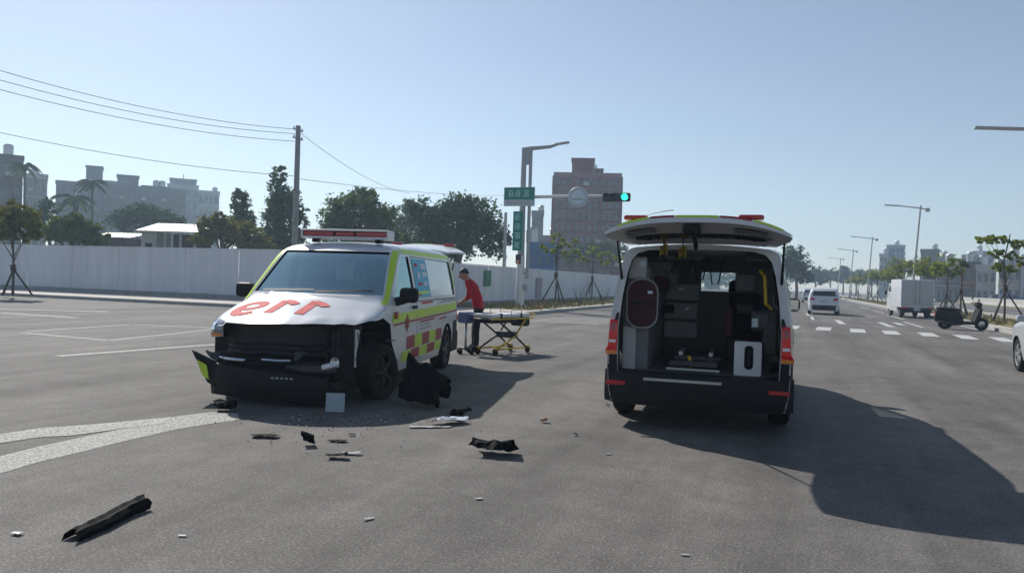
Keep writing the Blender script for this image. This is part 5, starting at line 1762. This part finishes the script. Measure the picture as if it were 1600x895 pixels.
MB().tube([(0, 0, zz), (2.4, 0, zz + 0.45)], [0.07, 0.05], 'lamp_metal', 8).build('arm', lampc)
MB().bbox((3.3, 0, zz + 0.58), (1.9, 0.3, 0.12), 'lamp_metal', 0.03, Matrix.Rotation(R(-6), 3, 'Y')).build('lamp_head', lampc)

# ================================================================== TREES
def crown_mesh(blobs, n, leaf, m, seed, flat_=0.0):
    rr = random.Random(seed)
    n = int(n * 1.5)
    vol = [b[1][0] * b[1][1] * b[1][2] for b in blobs]
    tot = sum(v ** 0.75 for v in vol)
    V, F = [], []
    for (c, rad), vv in zip(blobs, vol):
        k = int(n * vv ** 0.75 / tot)
        # small twig clumps inside each blob
        ncl = max(8, k // 22)
        for _ in range(ncl):
            while True:
                d = Vector((rr.uniform(-1, 1), rr.uniform(-1, 1), rr.uniform(-1, 1)))
                if 0.2 < d.length < 1: break
            d = d.normalized() * (0.25 + 0.75 * rr.random() ** 0.6) * rr.uniform(0.85, 1.10)
            cc = Vector(c) + Vector((d.x * rad[0], d.y * rad[1], d.z * rad[2]))
            cr = min(rad) * rr.uniform(0.20, 0.40)
            for _ in range(k // ncl):
                g_ = Vector((rr.gauss(0, 0.55), rr.gauss(0, 0.55), rr.gauss(0, 0.42))) * cr
                p_ = cc + g_
                a = Vector((rr.gauss(0, 1), rr.gauss(0, 1), rr.gauss(0, 0.6))).normalized()
                b = a.cross(Vector((rr.gauss(0, 1), rr.gauss(0, 1), rr.gauss(0, 1)))).normalized()
                s = leaf * rr.uniform(0.6, 1.3)
                o_ = len(V)
                V += [p_ - a * s * 0.5, p_ + b * s * 0.28, p_ + a * s * 0.5, p_ - b * s * 0.28]
                F.append((o_, o_ + 1, o_ + 2, o_ + 3))
    me = bpy.data.meshes.new('crown')
    me.from_pydata([tuple(v) for v in V], [], F)
    me.materials.append(M[m])
    return me

def trunk_mb(h, r_, limbs, seed, m='bark'):
    rr = random.Random(seed)
    e = MB()
    k = [(rr.uniform(-0.04, 0.04) * h * t_, rr.uniform(-0.04, 0.04) * h * t_, h * t_) for t_ in (0, 0.35, 0.7, 1.0)]
    k[0] = (0, 0, 0)
    e.tube(k, [r_, r_ * 0.8, r_ * 0.65, r_ * 0.4], m, 8)
    for q in limbs:
        q = Vector(q)
        st = Vector(k[2]).lerp(Vector(k[1]), rr.random())
        mid_ = st.lerp(q, 0.5) + Vector((rr.uniform(-.1, .1), rr.uniform(-.1, .1), rr.uniform(0, .12))) * q.length * 0.3
        e.tube([st, mid_, q], [r_ * 0.45, r_ * 0.28, r_ * 0.09], m, 6)
    return e

def tree(name, label, loc, blobs, n, leaf, m, seed, trunk_h, trunk_r, group=None, cat='tree'):
    t_ = thing(name, label, cat, loc, rnd.uniform(0, 0.4), group)
    link('crown', crown_mesh(blobs, n, leaf, m, seed), t_)
    trunk_mb(trunk_h, trunk_r, [b[0] for b in blobs], seed).build('trunk', t_)
    return t_

def blobs_px(loc, D, items, thick=0.8):
    """crown lobes from pixel ellipses (cx, cy, rx, ry) at the depth D"""
    rr = random.Random(int(loc.x * 10))
    out = []
    for cx_, cy_, rx, ry in items:
        q = AT(cx_, cy_, D) - loc
        s = D / FPX
        off = fwd * rr.uniform(-0.4, 0.4) * rx * s
        out.append((tuple(q + Vector((off.x, off.y, 0))), (rx * s, rx * s * thick, ry * s)))
    return out

def px_tree(name, label, bx_, D, items, n, leaf, m, seed, tr=0.2, group=None, z=0.06):
    loc = flat(AT(bx_, 440, D))
    loc.z = z
    bl = blobs_px(loc, D, items)
    h = sum(b[0][2] for b in bl) / len(bl)
    t_ = tree(name, label, loc, bl, n, leaf, m, seed, h, tr, group)
    t_.rotation_euler = (0, 0, 0)
    return t_
BG = 'trees behind the hoarding'
px_tree('leafy_tree', 'large round dark tree left of the signal pole', 715, 66, [(700, 350, 55, 38), (745, 350, 45, 40), (665, 340, 32, 28), (720, 322, 34, 22), (770, 370, 30, 38), (690, 385, 60, 25), (650, 325, 20, 16)], 9500, 0.34, 'leaf_dark', 1, 0.4, BG)
px_tree('leafy_tree', 'broad tree right behind the light bar of the crashed ambulance', 558, 60, [(555, 330, 48, 28), (525, 345, 30, 30), (590, 345, 34, 30), (570, 306, 26, 14), (540, 365, 50, 24), (600, 370, 26, 20)], 7500, 0.32, 'leaf_mid', 2, 0.35, BG)
px_tree('leafy_tree', 'tall narrow grey green tree next to utility pole', 436, 58, [(430, 300, 18, 40), (447, 325, 26, 45), (425, 345, 20, 40), (465, 350, 18, 40), (440, 272, 10, 18), (445, 375, 38, 22)], 7000, 0.27, 'leaf_grey', 3, 0.3, BG)
px_tree('leafy_tree', 'small narrow tree between shed and tall grey green tree', 378, 60, [(378, 318, 15, 20), (380, 345, 22, 18), (374, 303, 8, 8)], 2600, 0.26, 'leaf_grey', 4, 0.2, BG)
px_tree('bushy_tree', 'low dark bushy tree right of the white roofed shed', 345, 52, [(330, 355, 26, 18), (355, 362, 34, 22), (390, 370, 28, 22), (345, 342, 18, 10), (320, 372, 22, 14), (400, 382, 30, 14)], 4800, 0.26, 'leaf_autumn', 5, 0.25, BG)
px_tree('bushy_tree', 'rounded green bush above the left hoarding beside the small staked tree', 112, 50, [(112, 358, 32, 22), (90, 362, 22, 20), (140, 364, 24, 18), (118, 345, 18, 12), (160, 375, 18, 10)], 4600, 0.24, 'leaf_mid', 6, 0.25, BG)
px_tree('leafy_tree', 'dark tree mass in front of the long grey apartment block', 225, 90, [(215, 338, 38, 20), (250, 342, 36, 16), (195, 345, 24, 18), (280, 352, 22, 12)], 4600, 0.36, 'leaf_dark', 7, 0.3, BG)
px_tree('leafy_tree', 'dark tree at left behind the small staked tree', 78, 80, [(78, 328, 18, 18), (60, 340, 18, 14)], 1800, 0.3, 'leaf_dark', 8, 0.25, BG)
px_tree('leafy_tree', 'light open tree gap filler between two round trees', 640, 85, [(640, 335, 22, 26), (625, 350, 20, 22), (655, 360, 24, 24)], 2200, 0.36, 'leaf_grey', 9, 0.25, BG)
px_tree('leafy_tree', 'dark low tree behind the tail of the crashed ambulance', 610, 70, [(615, 378, 34, 18), (650, 392, 36, 16), (580, 384, 34, 14)], 2600, 0.32, 'leaf_dark', 10, 0.2, BG)
px_tree('leafy_tree', 'dark green tree at the foot of the red brick tower', 920, 120, [(915, 392, 26, 14), (945, 390, 24, 14), (965, 396, 18, 12), (895, 400, 20, 10)], 3200, 0.42, 'leaf_dark', 11, 0.3)
px_tree('leafy_tree', 'tall dark tree right behind right ambulance pillar', 1245, 130, [(1240, 405, 20, 24), (1228, 420, 20, 22), (1256, 425, 14, 18), (1262, 435, 16, 10)], 3600, 0.42, 'leaf_dark', 12, 0.3, z=0)
for k, (px, py, rx, ry, D) in enumerate(((1275, 428, 14, 12, 220), (1298, 428, 15, 10, 260), (1318, 426, 12, 12, 240), (1338, 430, 14, 10, 250), (1362, 432, 16, 10, 230))):
    px_tree('distant_tree', ['distant dark tree closing the road, leftmost', 'distant dark tree second from left at road end', 'distant dark tree in the middle at road end', 'distant dark tree second from right at road end', 'distant dark tree rightmost at road end'][k], px, D, [(px, py, rx, ry), (px - rx * 0.6, py + 6, rx * 0.8, ry * 0.8), (px + rx * 0.6, py + 7, rx * 0.8, ry * 0.8)], 1500, 0.7, 'leaf_dark', 30 + k, 0.3, 'trees closing the road', z=0)

# far wood that closes the view behind the right ambulance: one mass
wr = random.Random(91)
wb = []
for k in range(34):
    x_ = -42 + 40 * wr.random()
    wb.append(((x_, 300 + 60 * wr.random() , wr.uniform(3.5, 6.5)), (wr.uniform(4, 7), wr.uniform(3, 5), wr.uniform(3, 4.5))))
wo = link('far_wood', crown_mesh(wb, 7000, 0.95, 'leaf_dark', 92))
tag(wo, 'far dark wood along the road end behind the right ambulance', 'wood', kind='stuff')

# palms over the roofs at left
def palm(label, px, py, D, rad, seed):
    loc = flat(AT(px, 440, D))
    h = AT(px, py, D).z
    t_ = thing('palm_tree', label, 'palm', loc, 0, 'palms among the left buildings')
    MB().tube([(0, 0, 0), (0.2, 0, h * 0.5), (0, 0, h)], [0.22, 0.17, 0.14], 'bark', 8).build('trunk', t_)
    rr = random.Random(seed)
    for k in range(13):
        a = 2 * math.pi * k / 13 + rr.uniform(-.2, .2)
        el = rr.uniform(-0.1, 0.9)
        dr = Vector((math.cos(a), math.sin(a), 0))
        n_ = Vector((-dr.y, dr.x, 0))
        rows = [[], [], []]
        for i in range(7):
            u = i / 6
            c_ = dr * rad * u * math.cos(el * (1 - u)) + Vector((0, 0, h + rad * (math.sin(el) * u - 0.85 * u * u)))
            w_ = 0.30 * rad * math.sin(math.pi * (0.12 + 0.85 * u)) * 0.5
            rows[0].append(c_ - n_ * w_ - Vector((0, 0, w_ * 0.8)))
            rows[1].append(c_)
            rows[2].append(c_ + n_ * w_ - Vector((0, 0, w_ * 0.8)))
        MB().grid(rows, 'palm_leaf').build('frond', t_)
palm('palm crown against the sky at far left next to dark brown building', 34, 258, 100, 2.2, 1)
palm('palm crown before the long apartment block, the higher one', 140, 285, 105, 2.4, 2)
palm('palm crown before the long apartment block, the lower one', 112, 308, 98, 2.8, 3)

# young staked street trees
def staked(label, loc, top, crown_items, m, seed, n=900, leaf=0.2, spread=0.75, sh=1.35):
    t_ = thing('staked_tree', label, 'tree', loc, 0, 'young trees held by wooden stakes')
    rr = random.Random(seed)
    link('crown', crown_mesh(crown_items, n, leaf, m, seed), t_)
    trunk_mb(top, 0.06, [b[0] for b in crown_items], seed).build('trunk', t_)
    for k in range(3):
        a = 2 * math.pi * k / 3 + seed
        d = Vector((math.cos(a), math.sin(a), 0))
        MB().tube([d * spread, -d * 0.12 + Vector((0, 0, sh))], 0.045, 'stake', 6).build('stake', t_)
    MB().lathe([(0.11, sh - 0.28), (0.13, sh - 0.2), (0.11, sh - 0.12)], 'stake', 10, axis='z').build('tie', t_)
    return t_
loc = flat(G(20, 461, 0.12)); loc.z = 0.12
staked('small autumn tinged staked tree before the hoarding at far left', loc, 3.6, blobs_px(loc, (loc - CP).dot(fwd), [(20, 330, 26, 18), (45, 345, 24, 20), (10, 355, 28, 22), (38, 368, 26, 14), (0, 335, 24, 20), (-20, 350, 25, 22)]), 'leaf_autumn', 3, 2300, 0.2)
loc = Vector((10.4, 46.5, 0.12))
Dd = (loc - CP).dot(fwd)
staked('sparse staked tree with flat leaf tiers at right edge behind the scooter', loc, 4.6, blobs_px(loc, Dd, [(1562, 372, 26, 6), (1545, 378, 18, 5), (1590, 382, 22, 7), (1558, 396, 16, 7), (1580, 400, 14, 6), (1568, 418, 20, 8), (1600, 410, 16, 8), (1536, 374, 10, 4)], 1.0), 'leaf_yellow', 4, 1500, 0.2, 1.0, 1.9)
loc = Vector((9.9, 55.0, 0.12))
staked('bare dark staked sapling between the box truck and scooter', loc, 3.6, [((0.1, 0, 3.1), (0.4, 0.4, 0.35))], 'leaf_dark', 5, 120, 0.16, 0.8, 1.7)
for k, Y in enumerate((64, 74, 86, 99, 113, 128, 146, 166)):
    loc = Vector((10.6 + 0.2 * (k % 2), Y, 0.12))
    top = 3.4 + 0.3 * (k % 3)
    staked(['staked street tree right behind the box truck', 'second staked street tree beyond the box truck', 'third staked street tree beyond the box truck', 'fourth staked street tree beyond the box truck', 'fifth staked street tree beyond the box truck', 'sixth staked street tree beyond the box truck', 'seventh staked street tree beyond the box truck', 'farthest staked street tree beyond the box truck'][k],
           loc, top, [((rnd.uniform(-.3, .3), 0, top), (1.1, 1.1, 0.8)), ((0.6, 0.2, top - 0.4), (0.8, 0.8, 0.5)), ((-0.6, -0.2, top - 0.3), (0.8, 0.8, 0.5))], 'leaf_yellow', 10 + k, 700, 0.25, 0.8, 1.5)
for k, (px, Y) in enumerate(((868, 44), (925, 60), (958, 74))):
    d = ray(px, 450)
    loc = Vector((d.x / d.y * Y, Y, 0.126))
    top = 4.2
    staked(['young staked tree right of the signal pole', 'second staked tree on the left verge beyond the signal pole', 'farthest staked tree on the left verge by the right ambulance'][k], loc, top,
           [((0.4, 0, top - 0.5), (1.0, 0.9, 0.35)), ((-0.7, 0, top - 0.9), (0.8, 0.8, 0.3)), ((1.0, 0, top - 1.1), (0.8, 0.8, 0.28)), ((0.0, 0, top - 0.1), (0.5, 0.5, 0.25))], 'leaf_yellow', 20 + k, 330, 0.22, 0.9, 1.9)
# low leafless shrubs and an orange heap on that verge
for k, (px, py) in enumerate(((845, 485), (905, 479), (942, 477))):
    q = G(px, py, 0.126)
    t_ = MB()
    rr = random.Random(k)
    for j in range(9):
        a = rr.uniform(0, 6.28)
        t_.tube([(0, 0, 0), (0.25 * math.cos(a), 0.25 * math.sin(a), 0.5), (0.5 * math.cos(a + .3), 0.5 * math.sin(a + .3), rr.uniform(0.8, 1.3))], [0.02, 0.014, 0.006], 'roof_rust' if k == 0 else 'stake', 5)
    o = t_.build('twiggy_shrub')
    o.location = q
    o.scale = (0.8, 0.8, 0.5 if k == 0 else 1.0)
    tag(o, ['low rust coloured shrub at the foot of the signal pole', 'dark twiggy shrub between two staked trees on left verge', 'dark twiggy shrub against the hoarding next to right ambulance'][k], 'shrub')

# ================================================================== BUILDINGS
def building(name, label, px0, px1, pytop, D, depth, wall, floors, cols, trim=None, glass_='bldg_glass', band=True, ang=None, zbase=0.0, side_cols=3, win=(0.55, 0.5), balcony=False):
    a, b = AT(px0, 440, D), AT(px1, 440, D)
    a, b = flat(a), flat(b)
    h = AT((px0 + px1) / 2, pytop, D).z
    wd = (b - a).length
    mid_ = (a + b) / 2
    dv = flat(mid_ - CP).normalized()
    an = math.atan2(-dv.x, dv.y) if ang is None else ang
    wd *= max(0.6, Vector((math.cos(an), math.sin(an), 0)).dot((b - a).normalized()))
    t_ = thing(name, label, 'building', (mid_.x, mid_.y, 0), an)
    MB().box((0, depth / 2, h / 2), (wd, depth, h), wall).build('wall', t_)
    trim = trim or wall
    fh = h / floors
    cw = wd / cols
    ww, wh = cw * win[0], fh * win[1]
    fm = MB()
    fm.box((0, -0.05, 0), (ww, 0.06, wh), glass_)
    gm = fm.mesh('pane')
    sm_ = MB().box((0, -0.10, -wh / 2 - 0.06), (ww + 0.3, 0.3, 0.12), trim).box((0, -0.08, wh / 2 + 0.05), (ww + 0.2, 0.2, 0.1), trim).box((-ww / 2 - 0.05, -0.08, 0), (0.1, 0.2, wh), trim).box((ww / 2 + 0.05, -0.08, 0), (0.1, 0.2, wh), trim).mesh('window')
    for i in range(floors):
        z = fh * (i + 0.5)
        if z < 3.0 and floors > 3:
            continue
        for k in range(cols):
            w_ = link('window', sm_, t_)
            w_.location = (-wd / 2 + cw * (k + 0.5), 0, z)
            link('pane', gm, w_)
    if band:
        for i in range(1, floors + 1):
            MB().box((0, -0.12, fh * i - 0.15), (wd + 0.1, 0.3, 0.3), trim).build('floor_band', t_)
    if balcony:
        for i in range(1, floors):
            MB().box((-wd * 0.22, -0.8, fh * i + 0.45), (wd * 0.4, 1.6, 0.9), trim).build('balcony', t_)
    MB().box((0, depth / 2, h + 0.35), (wd + 0.3, depth + 0.3, 0.7), trim).build('parapet', t_)
    rr = random.Random(int(px0 * 7 + px1))
    tank = bpy.data.meshes.get('water_tank') or MB().lathe([(0.001, 0.0), (0.7, 0.0), (0.72, 1.5), (0.5, 1.75), (0.001, 1.8)], 'steel', 14, axis='z').mesh('water_tank')
    for k in range(max(1, int(wd / 7))):
        o_ = link('water_tank', tank, t_)
        o_.location = (rr.uniform(-0.42, 0.42) * wd, rr.uniform(1.0, max(1.2, depth - 1)), h + 0.7)
    acm = bpy.data.meshes.get('air_conditioner') or MB().bbox((0, -0.28, 0), (0.9, 0.4, 0.65), 'lamp_metal', 0.04).mesh('air_conditioner')
    for k in range(cols):
        if floors > 2 and rr.random() < 0.7:
            o_ = link('air_conditioner', acm, t_)
            o_.location = (-wd / 2 + cw * (k + 0.5) + cw * 0.36, 0, fh * (rr.randrange(1, floors) + 0.35))
    return t_, wd, h, cw, fh

def rooftop(t_, x, w, d, h0, h1, m, name='roof_house'):
    MB().box((x, d / 2 + 1.0, (h0 + h1) / 2), (w, d, h1 - h0), m).box((x, d / 2 + 1.0, h1 + 0.12), (w + 0.4, d + 0.4, 0.24), m).build(name, t_)

pxm = lambda D: D / FPX
# red brick tower
D = 140
t_, wd, h, cw, fh = building('brick_tower', 'tall red brick tower block behind the traffic light', 861, 965, 276, D, 12, 'red_brick', 10, 10, 'brick_trim', win=(0.58, 0.50))
rooftop(t_, (905 - 913) * pxm(D), 34 * pxm(D), 6, h, h + 28 * pxm(D), 'red_brick')
rooftop(t_, (930 - 913) * pxm(D), 12 * pxm(D), 4, h, h + 12 * pxm(D), 'red_brick')
for k in (-0.5, -0.2, 0.2, 0.5):
    MB().box((wd * k, -0.2, h / 2), (0.7, 0.5, h), 'red_brick').build('pier', t_)
building('apartment_block', 'slim grey block just right of the signal pole', 828, 846, 334, 170, 8, 'grey_render', 6, 3)
building('apartment_block', 'low grey roof left of the red brick tower', 846, 872, 373, 160, 8, 'grey_render', 3, 4)
bs = building('site_shed', 'blue sheet metal shed behind hoarding right of the signal pole', 824, 872, 388, 90, 5, 'blue_sheet', 2, 4, 'blue_sheet', win=(0.3, 0.3))
# left skyline
D = 120
building('apartment_block', 'dark brown block at the far left edge', -45, 32, 247, D, 5, 'brown_render', 5, 4, 'brown_render')
building('apartment_block', 'blue grey block second from the left edge', 33, 70, 277, 150, 12, 'grey_render', 5, 3, 'pale_render')
D = 170
t_, wd, h, cw, fh = building('apartment_block', 'long grey apartment block with roof houses above left hoarding', 87, 290, 294, D, 12, 'grey_render', 6, 18, 'grey_render', win=(0.5, 0.45))
rooftop(t_, (148 - 188.5) * pxm(D), 22 * pxm(D), 6, h, h + 30 * pxm(D), 'grey_render')
rooftop(t_, (195 - 188.5) * pxm(D), 30 * pxm(D), 6, h, h + 20 * pxm(D), 'grey_render')
rooftop(t_, (168 - 188.5) * pxm(D), 60 * pxm(D), 6, h, h + 9 * pxm(D), 'pale_render')
rooftop(t_, (235 - 188.5) * pxm(D), 40 * pxm(D), 6, h, h + 6 * pxm(D), 'grey_render')
D = 220
t_, wd, h, cw, fh = building('apartment_block', 'pale tall block with mast right of long apartment block', 258, 306, 292, D, 14, 'pale_render', 7, 5, 'pale_render')
rooftop(t_, 0, 38 * pxm(D), 8, h, h + 12 * pxm(D), 'grey_render')
MB().tube([(0, 4, h), (0, 4, h + 22 * pxm(D))], 0.12, 'pole_grey', 6).build('mast', t_)
building('apartment_block', 'pale lower block at right end of left skyline', 306, 339, 302, 215, 12, 'pale_render', 6, 4, 'pale_render')
# white roofed shed
D = 56
a, b = flat(AT(219, 440, D)), flat(AT(306, 440, D))
an = math.atan2((b - a).y, (b - a).x)
L_ = (b - a).length
ze, zr = AT(230, 362, D).z, AT(230, 347, D).z
t_ = thing('shed', 'open shed with pale sheet roof showing above left hoarding', 'shed', a, an)
MB().prism([(-0.2, ze), (L_ * 0.5, ze + 0.04), (L_ + 0.3, ze), (L_ + 0.3, ze + 0.06), (-0.2, ze + 0.06)], -0.4, 0.0, 'roof_sheet', 'y').grid([[(-0.25 + (L_ + 0.6) * i / 30, y, z + (0.03 if i % 2 else 0)) for i in range(31)] for y, z in ((-0.5, ze + 0.05), (3.0, zr + 0.1))], 'roof_sheet', smooth=False).build('roof', t_)
MB().box((0.55, 1.2, ze / 2), (1.1, 2.4, ze), 'pale_render').build('end_room', t_)
MB().box((0.55, -0.012, ze * 0.72), (0.5, 0.03, 0.7), 'bldg_glass').build('window', t_)
for x in (1.8, 2.9, L_ - 0.1):
    MB().box((x, -0.1, ze / 2), (0.14, 0.14, ze), 'pale_render').build('post', t_)
MB().box((L_ / 2 + 0.6, 2.6, ze / 2), (L_ - 1.2, 0.1, ze), 'brown_render').build('back_wall', t_)
q = flat(AT(182, 440, 58))
t_ = thing('shed', 'low rusty roof left of the pale roofed shed', 'shed', q, an)
zz = AT(180, 372, 58).z
MB().box((0, 0, zz / 2), (2.4, 2.4, zz), 'brown_render').build('wall', t_)
MB().grid([[(-1.6 + 0.16 * i, y, z + (0.03 if i % 2 else 0)) for i in range(21)] for y, z in ((-1.5, zz), (1.5, zz + 0.45))], 'roof_sheet', smooth=False).build('roof', t_)
# right skyline
D = 230
t_, wd, h, cw, fh = building('office_block', 'blue glazed office block behind the second street lamp', 1384, 1412, 386, D, 12, 'grey_render', 5, 4, 'pale_render', 'blue_glass', win=(0.85, 0.75))
building('apartment_block', 'white balconied block left of blue office block', 1373, 1386, 400, D - 12, 8, 'pale_render', 5, 2, 'pale_render', balcony=True)
building('apartment_block', 'brown block above the box truck', 1437, 1466, 393, 210, 10, 'brown_render', 5, 4, 'brown_render')
building('apartment_block', 'small grey blocks right of the brown block', 1466, 1488, 405, 220, 10, 'grey_render', 4, 3, 'pale_render')
building('apartment_block', 'grey brown block left of the right staked tree', 1502, 1551, 402, 200, 12, 'brown_render', 4, 6, 'grey_render')
t_, wd, h, cw, fh = building('apartment_block', 'tan roof room block behind the staked tree', 1520, 1545, 396, 215, 8, 'grey_render', 4, 3)
building('house', 'white low house beyond the parked cars', 1525, 1556, 420, 125, 8, 'pale_render', 2, 3, 'pale_render')
building('house', 'beige low house at the right edge beyond parked cars', 1560, 1596, 412, 120, 8, 'beige_render', 2, 3, 'pale_render')
building('house', 'grey low house beyond the box truck', 1462, 1500, 418, 135, 8, 'grey_render', 2, 4, 'pale_render')
building('house', 'rust roofed low house between white and grey houses', 1500, 1526, 415, 130, 8, 'roof_rust', 2, 3, 'brown_render')
building('house', 'white house cut by the right edge', 1596, 1640, 405, 115, 8, 'pale_render', 2, 3, 'pale_render')
px_tree('leafy_tree', 'yellow green tree left of the first street lamp', 1408, 150, [(1400, 412, 16, 12), (1415, 420, 18, 12), (1390, 424, 14, 10)], 2000, 0.4, 'leaf_yellow', 51, 0.2, z=0.1)
px_tree('leafy_tree', 'yellow green tree right behind box truck', 1445, 140, [(1440, 418, 16, 12), (1455, 428, 16, 10)], 1600, 0.4, 'leaf_yellow', 52, 0.2, z=0.1)
# grey barrier of the far carriageway
t_ = thing('road_barrier', 'long low grey barrier beyond far carriageway at right', 'barrier', (27, 40, 0.12), R(90))
for k in range(60):
    o = link('barrier_unit', bpy.data.meshes.get('barrier_unit') or MB().prism([(-0.25, 0), (0.25, 0), (0.12, 0.35), (0.09, 0.95), (-0.09, 0.95), (-0.12, 0.35)], 0.0, 1.96, 'concrete', 'x').mesh('barrier_unit'), t_)
    o.location = (k * 2.0, 0, 0)

# ================================================================== HAZE
hz_ = MB().box((20, 210, 22), (1300, 960, 48), 'concrete').build('haze')
hm = bpy.data.materials.new('haze')
hm.use_nodes = True
hm.node_tree.nodes.clear()
ho = hm.node_tree.nodes.new('ShaderNodeOutputMaterial')
hv = hm.node_tree.nodes.new('ShaderNodeVolumePrincipled')
hv.inputs['Color'].default_value = (0.58, 0.78, 1.0, 1)
hv.inputs['Density'].default_value = 0.0010
hv.inputs['Anisotropy'].default_value = 0.35
hm.node_tree.links.new(hv.outputs[0], ho.inputs['Volume'])
hz_.data.materials.clear()
hz_.data.materials.append(hm)
tag(hz_, 'pale morning haze over the whole scene', 'haze', kind='stuff')
